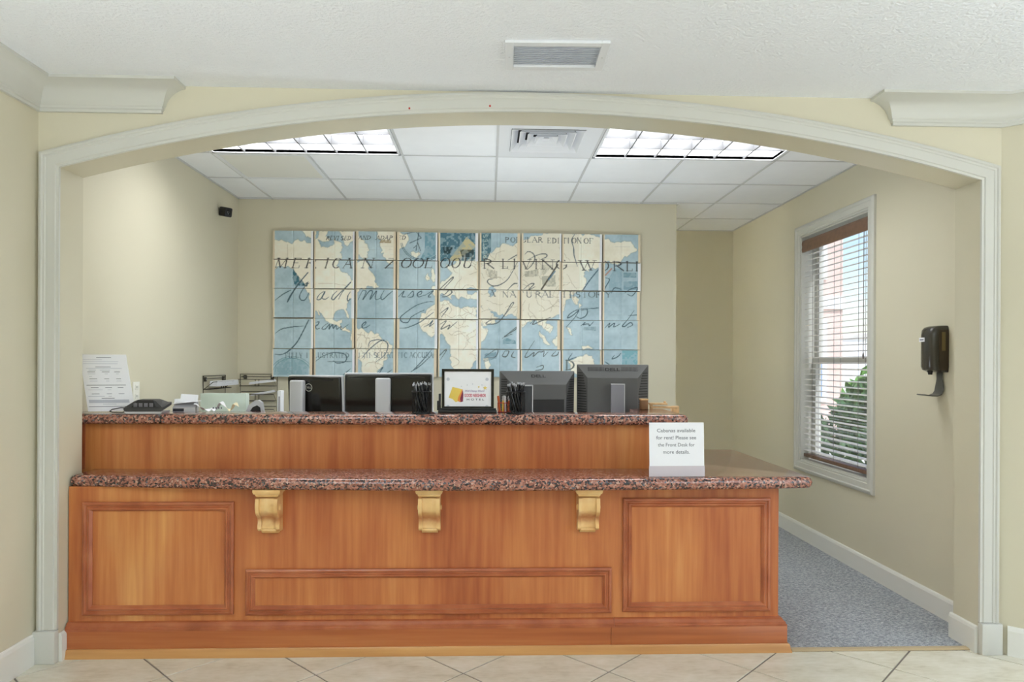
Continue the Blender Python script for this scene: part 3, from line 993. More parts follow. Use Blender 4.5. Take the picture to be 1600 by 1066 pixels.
def old_monitor(label, loc, rot, w, h, tilt, silver_edge, style):
    t = thing('computer_monitor', label, 'monitor', loc, (0, 0, rot), 'monitors behind the counter')
    z0 = .15
    H = h - z0
    def hd(o):
        o.location = (0, 0, z0)
        o.rotation_euler = (R(tilt), 0, 0)
        return o
    hd(box('bezel', -w / 2, w / 2, .0, .026, 0, H, 'old_grey', t, .004))
    hd(box('screen', -w / 2 + .015, w / 2 - .015, .026, .027, .018, H - .016, 'screen', t))
    a, c, d = w / 2 - .002, .062, .052
    o_ = [(-a, 0, .002), (a, 0, .002), (a, 0, H - .002), (-a, 0, H - .002)]
    i_ = [(-a + c, -d, .03), (a - c, -d, .03), (a - c, -d, H - .075), (-a + c, -d, H - .075)]
    sh = hd(mk('back_shell', o_ + i_, [(0, 1, 2, 3), (4, 5, 6, 7), (0, 1, 5, 4), (1, 2, 6, 5), (2, 3, 7, 6), (3, 0, 4, 7)], 'old_grey', t))
    # louvres along the slanted sides
    for s in (-1, 1):
        b = MB()
        n = 26
        for k in range(n):
            f_ = (k + .5) / n
            zz = .02 + f_ * (H - .06)
            e = .5 + .5 * min(1, (1 - f_) * 3.2)      # shorter towards the slanted top
            p0 = Vector((s * (a - .006), -.008, zz))
            p1 = Vector((s * (a - .006 - (c - .012) * e), -.008 - (d - .012) * e, zz))
            v_ = []
            for p in (p0, p1):
                nn = Vector((s * d, -c, 0)).normalized() * .0025
                v_ += [p + nn + Vector((0, 0, .0022)), p + nn - Vector((0, 0, .0022)), p - nn - Vector((0, 0, .0022)), p - nn + Vector((0, 0, .0022))]
            b.add(v_, [(0, 1, 2, 3), (4, 5, 6, 7), (0, 1, 5, 4), (1, 2, 6, 5), (2, 3, 7, 6), (3, 0, 4, 7)])
        b.build('vent_louvres', 'black', sh)
    b = MB()
    n = 40
    for k in range(n):
        x = -a + c + .0 + (2 * a - 2 * c) * (k + .5) / n
        if abs(x) < .052: continue
        z_, y_ = H - .020, -.0175
        b.add([(x - .0012, -.0105, H - .014), (x + .0012, -.0105, H - .014), (x + .0012, -.0265, H - .036), (x - .0012, -.0265, H - .036),
               (x - .0012, -.0085, H - .016), (x + .0012, -.0085, H - .016), (x + .0012, -.0245, H - .038), (x - .0012, -.0245, H - .038)], BF)
    if style == 'slots':
        b.build('vent_slots', 'black', sh)
    text('lettering', 'DELL', 'black', sh, .085, .020, (0, -.0215, H - .0275), (R(90 - 35.5), 0, 0), bold=.02)
    px = .03 if style == 'slots' else -.09
    pw = .04
    yb = -d - .052
    if style == 'slots':
        box('stand_pillar', px - pw, px + pw * .9, yb, yb + .05, .012, h - .115, 'grey_st', t, .004)
        b = MB().box(px - pw, px + pw * .9 + .004, yb - .001, yb + .052, h - .115, h - .110).box(px + pw * .9, px + pw * .9 + .004, yb - .001, yb + .052, .012, h - .11)
        b.build('pillar_edge', 'silver', t)
    else:
        box('stand_pillar', px - pw, px + pw, yb + .015, yb + .05, .012, h - .085, 'black', t, .004)
        b = MB().box(px - pw, px + pw + .004, yb + .012, yb + .052, h - .085, h - .079).box(px + pw, px + pw + .006, yb + .012, yb + .052, .012, h - .079)
        b.build('pillar_edge', 'silver', t)
        box('connector_bay', -.045, a - c - .012, -d - .012, -d + .02, .16, .16 + H * .58, 'black', t)
    box('pillar_hinge', px - .025, px + .025, yb + .045, -d + .03, h - .23, h - .16, 'black', t)
    box('base', px - .12, px + .12, yb - .03, .10, 0, .012, 'old_dark', t, .004)
    return t
old_monitor('grey bulky monitor back with silver edged pillar beside the second pen cup', (.283, 4.05, .76), R(9), .445, .562, 2, True, 'plain')
old_monitor('tallest grey bulky monitor back with vent slots near the ledge end', (.725, 4.05, .76), R(-9), .415, .602, 2, True, 'slots')

# ------------------------------------------------------------------ things on the ledge
ZL = 1.112
# framed sign on a stand
t = thing('framed_sign', 'white hotel sign in a black tablet frame on the ledge', 'sign', (-.106, 3.555, ZL), (0, 0, R(1)))
fw, fz0, fz1 = .133, .022, .225
b = MB().box(-fw, fw, -.006, .012, fz0, fz0 + .012).box(-fw, fw, -.006, .012, fz1 - .013, fz1).box(-fw, -fw + .014, -.006, .012, fz0 + .012, fz1 - .013).box(fw - .014, fw, -.006, .012, fz0 + .012, fz1 - .013)
b.build('frame', 'gloss_black', t)
card = box('card', -fw + .013, fw - .013, -.002, .004, fz0 + .01, fz1 - .012, 'white', t)
box('back_plate', -fw + .002, fw - .002, .010, .014, fz0, fz1, 'black', t)
box('stand_base', -.150, .148, -.03, .05, 0, .016, 'black', t, .004)
box('stand_lip', -.146, .144, -.024, -.010, .016, .026, 'black', t, .002)
for k, (x, z1) in enumerate(((-.150, .062), (-.142, .098))):
    box('side_slot', x - .006, x + .004, -.012, .03, .014, z1, 'black', t, .002)
Yp = -.0026
def flat(name, pts, mat, dy=0):
    """flat print on the card"""
    n = len(pts)
    v = [(x, Yp - dy, z) for x, z in pts] + [(x, Yp + .0004, z) for x, z in pts]
    f = [tuple(range(n)), tuple(range(n, 2 * n))] + [(i, (i + 1) % n, n + (i + 1) % n, n + i) for i in range(n)]
    return mk(name, v, f, mat, card)
U = lambda x, y: ((x - 731) * .003255, (641 - y) * .003255)       # print layout units
flat('print_banner', [U(701, 617), U(707, 600), U(723, 604), U(718, 622), U(712, 624), U(707, 619)], 'yellow_print')
flat('print_stripe', [U(716, 616), U(722.5, 603), U(723, 616), U(719, 624), U(715, 622)], 'orange_print', .0002)
flat('print_stripe', [U(719, 618), U(723, 605), U(724, 612), U(723.5, 623), U(719.5, 624)], 'maroon_print', .0004)
text('lettering', 'Walt Disney World', 'violet_print', card, .098, .013, (*[U(742, 606.8)[0]], Yp - .0004, U(742, 606.8)[1]), shear=.35, bold=.004)
text('lettering', 'GOOD NEIGHBOR', 'red_print', card, .110, .0165, (U(742.5, 613.3)[0], Yp - .0004, U(742.5, 613.3)[1]), bold=.02)
text('lettering', 'H O T E L', 'dark_print', card, .088, .0095, (U(743, 619.7)[0], Yp - .0004, U(743, 619.7)[1]), bold=.01)
def star(cx, cy, r, mat):
    pts = []
    for q in range(10):
        a = math.pi / 2 + q * math.pi / 5
        rr = r if q % 2 == 0 else r * .42
        pts.append((cx + rr * math.cos(a), cy + rr * math.sin(a)))
    flat('print_star', pts, mat)
for x, y, r, mt in ((758, 601.5, .012, 'yellow_print'), (748, 600, .006, 'yellow_print'), (738.5, 595.5, .0045, 'print_soft'), (730, 597, .004, 'print_soft'), (753, 597, .004, 'print_soft'), (721, 599, .004, 'print_soft')):
    star(*U(x, y), r, mt)
for x, y in ((700, 588), (761, 588), (700, 631), (761, 631)):
    v, f = lathe_vf([(.0085, 0), (.0085, .0006), (.006, .0008)], 14)
    o = mk('sign_button', v, f, 'print_soft', card)
    o.location = (U(x, y)[0], Yp + .0004, U(x, y)[1])
    o.rotation_euler = (R(90), 0, 0)

# marker holder beside it
t = thing('marker_holder', 'small red wire holder between the framed sign and pen cup', 'pen holder', (.078, 3.60, ZL))
b = MB()
for z in (.004, .05):
    b.tube([(-.03, -.022, z), (.036, -.022, z), (.036, .022, z), (-.03, .022, z)], .0018, 6, True)
for x, y in ((-.03, -.022), (.003, -.022), (.036, -.022), (.036, .022), (-.03, .022)):
    b.tube([(x, y, .002), (x, y, .05)], .0016, 6)
b.build('wire_frame', 'red', t)
box('base_plate', -.03, .036, -.022, .022, 0, .003, 'black', t)
for k, (x, mt, c2, tilt) in enumerate(((-.020, 'orange', 'orange marker', -6), (-.004, 'yellow', 'yellow marker', 3), (.008, 'white', 'white marker', -2), (.022, 'orange', 'second orange marker', 5))):
    m = thing('marker_pen', c2 + ' standing in the small red wire holder', 'pen', (.078 + x, 3.60, ZL + .004), (0, R(tilt), 0), 'markers in the red holder')
    mk('barrel', *lathe_vf([(.005, 0), (.0055, .004), (.0055, .06)], 10), mt, m, True)
    mk('cap', *lathe_vf([(.0062, .058), (.0062, .078), (.004, .083)], 10), {0: 'orange', 1: 'silver', 2: 'white', 3: 'white'}[k], m, True)

# pen cups of black wire mesh, full of pens
def pen_cup(x, y, label, penlabel, grp, seed):
    t = thing('pen_cup', label, 'pen cup', (x, y, ZL))
    h, r = .112, .046
    b = MB()
    for k in range(18):
        a = 2 * math.pi * k / 18
        for s in (-1, 1):
            pts = []
            for q in range(6):
                aa = a + s * q * .18
                pts.append((r * math.cos(aa), r * math.sin(aa), .004 + (h - .006) * q / 5))
            b.tube(pts, .0007, 4)
    o = b.build('wire_mesh', 'mesh_black', t)
    mk('rim', *tube_vf([(r * math.cos(2 * math.pi * q / 24), r * math.sin(2 * math.pi * q / 24), h) for q in range(24)], .003, 8, True), 'mesh_black', t, True)
    mk('base', *lathe_vf([(r, 0), (r + .001, .004), (r, .007)], 24), 'mesh_black', t, True)
    rnd = random.Random(seed)
    proto = None
    n = 18
    for k in range(n):
        a = 2 * math.pi * k / n + rnd.uniform(-.1, .1)
        rr = .036 if k % 3 else .016
        foot = Vector((.72 * rr * math.cos(a + .9), .72 * rr * math.sin(a + .9), .009))
        top = Vector((rr * 1.0 * math.cos(a), rr * 1.0 * math.sin(a), h))
        d = (top - foot).normalized()
        rot = d.to_track_quat('Z', 'Y').to_euler()
        if proto is None:
            p = thing('ballpoint_pen', penlabel, 'pen', group=grp)
            mk('barrel', *lathe_vf([(.0015, 0), (.0042, .010), (.0045, .05), (.0045, .125)], 8), 'pen', p, True)
            mk('end_button', *lathe_vf([(.0028, .125), (.0028, .134), (.0018, .136)], 8), 'pen_metal', p, True)
            box('clip', -.0012, .0012, .0045, .0062, .088, .127, 'pen_metal', p)
            proto = p
        else:
            p = copy_tree(proto)
        p.location = Vector((x, y, ZL)) + foot
        p.rotation_euler = rot
        p.scale = (1, 1, 1.06 + rnd.uniform(0, .08))
pen_cup(-.337, 3.497, 'black wire mesh pen cup in front of the wide glossy monitor', 'black ballpoint pen in the mesh cup before the wide glossy monitor', 'pens in the cup by the wide monitor', 3)
pen_cup(.138, 3.510, 'black wire mesh pen cup on the window side of the framed sign', 'black ballpoint pen in the mesh cup beside the red marker holder', 'pens in the cup by the marker holder', 5)

# slanted notice in a clear holder at the wall end of the ledge
P0, P1 = Vector((-1.982, 3.505, ZL + .003)), Vector((-1.776, 3.56, ZL + .012))
ex = (P1 - P0).normalized()
t = thing('notice_holder', 'printed notice in a slanted clear holder by the left arch post', 'sign', tuple(P0), (0, 0, math.atan2(ex.y, ex.x)))
wN = (P1 - P0).length
# local frame: x along the foot, the face leans back and sideways
up = Vector((-.060, .075, .290))
def face(nm, u0, u1, w0, w1, off, th, mat, parent):
    n_ = Vector((1, 0, 0)).cross(up).normalized()          # points to the viewer side (-y)
    if n_.y > 0: n_ = -n_
    c = []
    for o in (off, off + th):
        for a, w in ((u0, w0), (u1, w0), (u1, w1), (u0, w1)):
            c.append(Vector((a * wN, 0, 0)) + up * w + n_ * o)
    return mk(nm, c, [(0, 1, 2, 3), (4, 5, 6, 7), (0, 1, 5, 4), (1, 2, 6, 5), (2, 3, 7, 6), (3, 0, 4, 7)], mat, parent)
ac = face('clear_face', 0, 1, 0, 1.0, 0, .003, 'acrylic', t)
pp = face('paper', .01, .99, .01, .985, .0034, .0006, 'white', t)
rows = [(.93, .35, .66, 1), (.89, .06, .46, 0), (.855, .06, .80, 0), (.82, .06, .78, 0), (.765, .30, .62, 1), (.74, .1, .85, 0), (.71, .15, .30, 0), (.71, .38, .60, 0), (.68, .12, .28, 1), (.68, .42, .58, 1), (.68, .68, .80, 1),
        (.645, .12, .28, 0), (.645, .47, .54, 0), (.645, .71, .77, 0), (.60, .14, .2, 0), (.56, .14, .3, 1), (.56, .45, .55, 1), (.56, .70, .80, 1), (.52, .14, .3, 0), (.52, .48, .55, 0), (.52, .7, .8, 0),
        (.45, .06, .88, 1), (.41, .14, .3, 1), (.41, .44, .58, 1), (.41, .7, .82, 1), (.37, .08, .38, 0), (.37, .48, .56, 0), (.3, .14, .3, 1), (.3, .45, .56, 1), (.3, .7, .82, 1), (.26, .06, .4, 0), (.26, .48, .55, 0), (.225, .33, .6, 1),
        (.125, .34, .62, 0), (.085, .04, .9, 1)]
for w, a0, a1, dk in rows:
    face('print_line', a0, a1, w, w + .008, .0041, .0002, 'print' if dk else 'print_soft', pp)
face('print_block', .06, .9, .15, .205, .0041, .0001, 'print_soft', pp)
mk('rear_leg', [Vector((0, .02, 0)) + up * 0 + Vector((0, 0, 0)), Vector((wN * .5, .02, 0)), Vector((wN * .5, .10, 0)), Vector((0, .10, 0)),
   up * .97 + Vector((0, .004, 0)), up * .97 + Vector((wN * .5, .004, 0)), up * .97 + Vector((wN * .5, .008, 0)), up * .97 + Vector((0, .008, 0))], BF, 'acrylic', t)

# payment terminal
t = thing('payment_terminal', 'low black card payment terminal with a cord on the ledge', 'terminal', (-1.69, 3.500, ZL), (0, 0, R(4)))
t.scale = (.82, .82, 1)
body = prism_vf([(-.100, .010), (.100, .010), (.112, .016), (.112, .030), (-.112, .030), (-.112, .016)], lambda x, z: (x, -.06, z), lambda x, z: (x, .075, z + .022))
mk('body', *body, 'old_dark', t)
mk('lower_trim', *prism_vf([(-.100, .0), (.100, .0), (.108, .011), (-.108, .011)], lambda x, z: (x, -.058, z), lambda x, z: (x, .07, z)), 'silver', t)
v = []
for (xh, y0, z0, y1, z1) in ((.072, -.058, .030, .070, .056),):
    v = [(-xh, -.058, .030), (xh, -.058, .030), (xh, .07, .052), (-xh, .07, .052), (-xh * .62, -.03, .066), (xh * .62, -.03, .066), (xh * .62, .06, .068), (-xh * .62, .06, .068)]
mk('hood', v, BF, 'black', t, bevel=.003)
for s in (-1, 1):
    mk('hood_side', [(s * .073, -.060, .030), (s * .105, -.058, .032), (s * .105, .06, .050), (s * .073, .06, .052), (s * .046, -.034, .066), (s * .062, -.034, .060), (s * .062, .06, .064), (s * .046, .06, .068)], BF, 'old_dark', t)
for q in range(3):
    for r_ in range(4):
        x = -.045 + r_ * .030
        box('key', x - .010, x + .010, -.0605 - .0015, -.0585, .0335 + q * .0065, .038 + q * .0065, 'grey_st', t)
o = MB().tube([(-.108, .03, .022), (-.16, .02, .026), (-.205, .005, .018), (-.212, -.01, .010), (-.19, -.02, .005), (-.14, -.015, .004), (-.105, -.01, .012)], .0028, 6).build('cord', 'black', t, True)

# card box with white cards
t = thing('card_box', 'white card holder with loose cards behind the payment terminal', 'card holder', (-1.548, 3.604, ZL), (0, 0, R(6)))
mk('tray', *prism_vf([(-.028, 0), (.028, 0), (.028, .045), (.02, .048), (-.028, .022)], lambda y, z: (-.055, y, z), lambda y, z: (.055, y, z)), 'silver', t)
box('front_label', -.052, .0, -.0295, -.028, .002, .018, 'dark_print', t)
for k, (x0, x1, y, z1, rz) in enumerate(((-.06, .04, .012, .070, -4), (-.04, .045, .018, .090, 3))):
    o = box('card', x0, x1, -.0012, .0012, .02, z1, 'white', t)
    o.location = (0, y, 0)
    o.rotation_euler = (R(-16), R(rz), 0)
o = box('top_card', -.05, .075, -.03, .02, .046, .0485, 'white', t)
o.rotation_euler = (0, R(-6), 0)

# crumpled receipts and papers
def curl(name, label, loc, rot, w, d, mat, amp, seed, stripes=False):
    rnd = random.Random(seed)
    nx, ny = 14, 6
    ph = rnd.uniform(0, 6)
    v, f = [], []
    for th in (0, .0008):
        for i in range(nx + 1):
            for j in range(ny + 1):
                x, y = (i / nx - .5) * w, (j / ny - .5) * d
                z = amp * (1 + math.sin(ph + 5.2 * i / nx + 1.2 * j / ny)) * .5 + .35 * amp * (1 + math.sin(ph * 2 + 11 * i / nx)) * .5
                v.append((x, y, z + th + .0006))
    n1 = (nx + 1) * (ny + 1)
    for i in range(nx):
        for j in range(ny):
            a = i * (ny + 1) + j
            f.append((a, a + ny + 1, a + ny + 2, a + 1))
            f.append((n1 + a, n1 + a + 1, n1 + a + ny + 2, n1 + a + ny + 1))
    def rim(idx):
        for a, c in zip(idx, idx[1:]): f.append((a, c, n1 + c, n1 + a))
    rim([j for j in range(ny + 1)]); rim([nx * (ny + 1) + j for j in range(ny + 1)])
    rim([i * (ny + 1) for i in range(nx + 1)]); rim([i * (ny + 1) + ny for i in range(nx + 1)])
    t = thing(name, label, 'paper', loc, (0, 0, rot), 'loose papers on the ledge')
    mk('sheet', v, f, mat, t, True)
    if stripes:
        for k in range(4):
            x = -w * .32 + k * w * .2
            box('print_line', x, x + w * .09, -d * .52, -d * .5, .004 + amp * .35, .0045 + amp * .55, 'print', t)
    return t
curl('receipt', 'crumpled white receipt on the ledge beside the card holder', (-1.45, 3.592, ZL), R(6), .09, .05, 'white', .032, 1)
curl('receipt', 'curled printed paper slip before the mint binder', (-1.375, 3.597, ZL), R(-5), .07, .05, 'white', .038, 5, True)
curl('receipt', 'cream curled slip nearest the mint binder edge', (-1.312, 3.60, ZL), R(-8), .05, .045, 'offwhite', .034, 9)

# mint binder, tape dispenser, upright modem on the staff side
t = thing('binder', 'pale mint binder standing behind the ledge below the tray rack', 'binder', (-1.448, 3.86, .76), (0, 0, R(-3)))
box('front_cover', -.123, .123, -.024, -.020, .0, .435, 'mint', t, .001)
box('rear_cover', -.123, .123, .020, .024, .0, .435, 'mint', t, .001)
box('spine', .123, .127, -.024, .024, 0, .435, 'mint', t, .001)
box('pages', -.112, .118, -.018, .018, .006, .422, 'white', t)
t = thing('tape_dispenser', 'rounded silver and black tape dispenser behind the ledge', 'tape dispenser', (-1.235, 3.74, .76), (0, 0, R(10)))
pts = [(-.055, .31), (-.052, .345), (-.036, .380), (-.008, .402), (.012, .405), (.03, .392), (.036, .36), (.042, .31)]
mk('shell', *prism_vf(pts, lambda x, z: (x, -.02, z), lambda x, z: (x, .03, z)), 'silver', t, True)
mk('hollow', *prism_vf([(-.038, .311), (-.034, .340), (-.016, .368), (.006, .378), (.022, .366), (.028, .311)], lambda x, z: (x, -.022, z), lambda x, z: (x, -.019, z)), 'black', t, True)
box('pedestal', -.05, .04, -.02, .03, 0, .311, 'old_dark', t)
t = thing('modem', 'narrow white upright modem beside the turned glossy monitor', 'modem', (-1.262, 4.26, .76))
box('case', -.012, .012, -.03, .03, .004, .435, 'white', t, .004)
box('foot', -.03, .03, -.055, .055, 0, .008, 'silver', t, .002)
box('status_strip', -.003, .003, -.0315, -.03, .2, .4, 'grey_st', t)

# wire tray racks on the walls
def wire_rack(label, loc, rot, w, h, n):
    t = thing('wire_tray_rack', label, 'wall rack', loc, (0, 0, rot), 'wire wall racks')
    b = MB()
    b.tube([(0, -.006, 0), (0, -.006, h), (w, -.006, h), (w, -.006, 0)], .004, 6, True)
    b.build('outer_frame', 'rack_wire', t)
    for k in range(n):
        z = h - .02 - k * (h / n)
        z2 = z - h / n * .62
        b = MB()
        b.tube([(.008, -.008, z), (w - .008, -.008, z)], .003, 6)
        b.tube([(.008, -.075, z - .022), (.008, -.008, z2), (w - .008, -.008, z2), (w - .008, -.075, z - .022)], .003, 6, True)
        b.tube([(.008, -.008, z2), (.008, -.055, z2), (w - .008, -.055, z2), (w - .008, -.008, z2)], .003, 6)
        for x in (w * .46, w * .56):
            b.tube([(x, -.008, z2), (x, -.06, z2), (x + .006, -.075, z - .022)], .003, 6)
        b.build('tray', 'rack_wire', t)
    for x in (.04, w - .04):
        o = box('mount_plate', x - .012, x + .012, -.012, 0, h - .04, h - .008, 'rack_wire', t)
        mk('screw', *prism_vf([(-.004, -.004), (.004, -.004), (.004, .004), (-.004, .004)], lambda a, c: (x + a, -.0125, h - .024 + c), lambda a, c: (x + a, -.0135, h - .024 + c)), 'pen_metal', o)
    return t
wire_rack('black wire tray rack on the back wall below the map', (-2.035, YB - .002, .90), 0, .30, .366, 3)
wire_rack('black wire tray rack on the side wall above the mint binder', (XOL + .002, 5.07, .90), R(90), .42, .362, 3)
def sheets(label, loc, rot, w, d, th, mat):
    t = thing('paper_stack', label, 'paper', loc, rot, 'papers in the wire racks')
    for k in range(3):
        box('sheet', -w / 2 + k * .004, w / 2 - k * .003, -d / 2, d / 2, k * th / 3, (k + .9) * th / 3, mat, t)
    return t
sheets('thick white paper stack in the top tray of the side wall rack', (XOL + .052, 5.36, 1.186), (0, 0, R(90)), .44, .055, .040, 'white')
sheets('slanted white papers in the top tray of the back wall rack', (-1.84, YB - .05, 1.195), (0, R(-7), 0), .21, .05, .020, 'white')
sheets('white papers in the second tray of the back wall rack', (-1.835, YB - .05, 1.105), (0, R(-10), 0), .19, .05, .018, 'white')

# outlet and security camera on the side wall
t = thing('wall_outlet', 'white outlet plate on the wall behind the slanted notice', 'outlet', (XOL, 4.13, 1.19), (0, 0, R(90)))
box('plate', -.037, .037, -.006, 0, -.058, .058, 'plate', t, .002)
for z in (-.026, .026):
    o = box('socket', -.017, .017, -.008, -.005, z - .015, z + .015, 'plate', t, .002)
    for x in (-.006, .006):
        box('slot', x - .0012, x + .0012, -.0084, -.0078, z - .005, z + .007, 'dark_print', o)
t = thing('security_camera', 'small black security camera on the wall near the ceiling corner', 'camera', (XOL, 5.40, 2.53), (0, 0, R(0)))
mk('mount', *lathe_vf([(.026, 0), (.026, .012), (.014, .02), (.010, .05)], 14), 'black', t, True).rotation_euler = (0, R(90), 0)
o = box('housing', .03, .115, -.032, .032, -.042, .028, 'black', t, .010, 3)
o.rotation_euler = (0, R(12), R(-38))
v, f = lathe_vf([(.020, 0), (.020, .006), (.014, .009)], 14)
l = mk('lens', v, f, 'screen', o, True)
l.location = (.114, 0, -.006)
l.rotation_euler = (0, R(90), 0)

# wooden rack and box by the end of the ledge
t = thing('card_rack', 'small tan wooden card rack past the tallest monitor', 'rack', (1.010, 4.02, .837), (0, 0, R(-4)))
b = MB().box(-.07, -.055, -.02, .02, 0, .30).box(.075, .09, -.02, .02, 0, .262)
b.build('upright', 'tanwood', t)
for z, x0, x1 in ((.292, -.075, .03), (.272, -.07, .085), (.252, -.06, .02)):
    box('rail', x0, x1, -.024, .024, z, z + .011, 'tanwood', t, .002)
box('end_block', .055, .098, -.022, .022, .226, .285, 'tanwood', t, .003)
box('knob', .012, .024, -.01, .01, .300, .312, 'tanwood', t, .002)
t = thing('stationery_box', 'small brown card box at the corner of the tallest monitor', 'box', (.868, 3.86, ZL))
box('body', -.018, .020, -.025, .025, 0, .052, 'brown', t, .002)
box('lid', -.020, .022, -.027, .027, .052, .060, 'tanwood', t, .002)

# acrylic cabana sign on the lower counter
t = thing('counter_sign', 'white cabana rental sign in an acrylic holder on the lower counter', 'sign', (.886, 3.232, .837), (R(-3), 0, R(2)))
box('holder', -.134, .134, 0, .003, .0, .258, 'acrylic', t, .0008)
box('frosted_foot', -.133, .133, -.002, -.0005, .002, .052, 'frost', t)
pp = box('paper', -.131, .131, -.002, -.0005, .052, .255, 'white', t)
box('foot_plate', -.134, .134, 0, .075, 0, .003, 'acrylic', t)
for k, (s, w) in enumerate((('Cabanas available', .184), ('for rent! Please see', .191), ('the Front Desk for', .176), ('more details.', .127))):
    text('lettering', s, 'print', pp, w, (.0165, .0165, .0165, .0165)[k], (-.002, -.0024, .218 - k * .0335), bold=.005)

# ------------------------------------------------------------------ soap dispenser on the window wall
t = thing('soap_dispenser', 'dark smoky hand sanitizer dispenser with drip tray on the wall', 'dispenser', (XOR, 3.688, 1.33), (0, 0, R(-90)))
# local: x along the wall (towards the viewer is +x), -y into the room
hw = .062
sec = [(-hw, 0), (-hw, -.062), (-hw + .012, -.082), (-hw + .035, -.090), (hw - .035, -.090), (hw - .012, -.082), (hw, -.062), (hw, 0)]
lv = [(0.0, .93, .55, .0), (.012, .97, .92, 0), (.03, 1, 1, 0), (.20, 1, 1, 0), (.228, .98, .95, 0), (.243, .93, .80, 0), (.250, .82, .55, 0)]
v, f = [], []
for z, sx, sy, _ in lv:
    v += [(x * sx, y * sy, z) for x, y in sec]
n = len(sec)
for k in range(len(lv) - 1):
    for q in range(n):
        f.append((k * n + q, k * n + (q + 1) % n, (k + 1) * n + (q + 1) % n, (k + 1) * n + q))
f += [tuple(range(n)), tuple((len(lv) - 1) * n + q for q in range(n))]
bd = mk('body', v, f, 'disp_front', t, True)
box('side_cover', hw - .001, hw + .002, -.055, -.002, .012, .228, 'disp_side', t, .0008)
box('level_window', hw + .001, hw + .003, -.040, -.020, .115, .215, 'disp_window', t, .0005)
lb = box('label', -.052, -.005, -.0915, -.0895, .165, .188, 'white', t)
box('print_line', -.045, -.012, -.0918, -.0914, .173, .179, 'print', lb)
mk('nozzle', *lathe_vf([(.010, 0), (.012, .012), (.016, .02)], 12, (-.01, -.055, -.014)), 'black', t, True)
arm = []
path = [(-.010, .015), (-.012, -.04), (-.012, -.085), (-.014, -.105), (-.024, -.122), (-.045, -.130), (-.075, -.130), (-.115, -.124)]
wid = [.025, .022, .036, .038, .040, .042, .042, .034]
v, f = [], []
for (y, z), w in zip(path, wid):
    v += [(-w, y, z), (w, y, z), (w, y + .002, z + .005), (-w, y + .002, z + .005)]
for k in range(len(path) - 1):
    for q in range(4):
        f.append((k * 4 + q, k * 4 + (q + 1) % 4, (k + 1) * 4 + (q + 1) % 4, (k + 1) * 4 + q))
f += [(0, 1, 2, 3), tuple(len(v) - 4 + q for q in range(4))]
mk('drip_arm', v, f, 'disp_arm', t, True)

# ------------------------------------------------------------------ lamps added out of the picture to brighten the ceilings and recess
def added_torchiere(x, y, power, label):  # invented floor lamp, stands in for a flash bounced off the ceiling
    t = thing('added_floor_lamp', label, 'lamp', (x, y, 0), group='added lobby floor lamps')
    mk('base', *lathe_vf([(.15, 0), (.15, .015), (.03, .03)], 20), 'silver', t, True)
    mk('pole', *lathe_vf([(.014, .02), (.014, 1.45)], 10), 'silver', t, True)
    mk('bowl', *lathe_vf([(.03, 1.44), (.16, 1.49), (.27, 1.58), (.30, 1.64), (.285, 1.64), (.25, 1.585), (.02, 1.50)], 24), 'white_metal', t, True)
    o = area('lobby_fill_uplight', (0, 0, 1.62), (R(180), 0, 0), .5, .5, power, (.82, .92, 1))
    o.data.shape = 'DISK'
    o.parent = t
added_torchiere(2.55, .40, 42, 'added floor lamp with a white bowl on the glazed side of the lobby')
added_torchiere(-1.35, .30, 43, 'added floor lamp with a white bowl by the plain lobby wall')
t = thing('added_light_trough', 'added low light trough on the staff desk behind the monitors', 'lamp', (.3, 4.33, .76))  # hidden trough, added to brighten the office ceiling
b = MB().box(-.5, .5, -.11, -.10, 0, .05).box(-.5, .5, .10, .11, 0, .05).box(-.5, .5, -.10, .10, 0, .01)
b.build('housing', 'white_metal', t)
area('staff_fill_uplight', (0, 0, .03), (R(180), 0, 0), .98, .19, 10.5, (.84, .93, 1)).parent = t
t = thing('added_wall_lamp', 'added wall lamp at the end of the corridor behind the map wall', 'lamp', (0, 6.4, 1.5))  # unseen lamp, added to brighten the recess
box('back_plate', 0, .02, -.12, .12, -.2, .2, 'white_metal', t)
area('corridor_fill_lamp', (.04, 0, 0), (R(180), R(-62), 0), .36, .22, 62, (.88, .94, 1)).parent = t

# ------------------------------------------------------------------ world map printed over forty-five panels
# the print is drawn on one sheet (print units: 189 to the metre) and then cut up over the panels
U0, V0, SS = 420, 355, 3                               # sheet origin, samples per unit
SW, SH_ = 590, 240
sheet = np.zeros((SH_ * SS, SW * SS, 3), 'f')
gy, gx = np.mgrid[0:SH_ * SS, 0:SW * SS].astype('f')
gx = gx / SS + U0
gy = gy / SS + V0
def fnoise(seed, cell):
    r = np.random.RandomState(seed)
    h, w = int(SH_ / cell) + 3, int(SW / cell) + 3
    g = r.rand(h, w).astype('f')
    x, y = (gx - U0) / cell, (gy - V0) / cell
    i, j = x.astype(int), y.astype(int)
    a, b_ = x - i, y - j
    a, b_ = a * a * (3 - 2 * a), b_ * b_ * (3 - 2 * b_)
    return (g[j, i] * (1 - a) + g[j, i + 1] * a) * (1 - b_) + (g[j + 1, i] * (1 - a) + g[j + 1, i + 1] * a) * b_
def C3(r, g, b_): return np.array(srgb(r, g, b_)[:3], 'f')
n1, n2, n3 = fnoise(1, 40), fnoise(2, 9), fnoise(3, 3)
nz = (n1 * .5 + n2 * .3 + n3 * .2)[..., None]
sheet[:] = C3(138, 162, 172) * (1 - nz) + C3(188, 206, 212) * nz
jit_x, jit_y = (fnoise(4, 5) - .5) * 5, (fnoise(5, 5) - .5) * 5
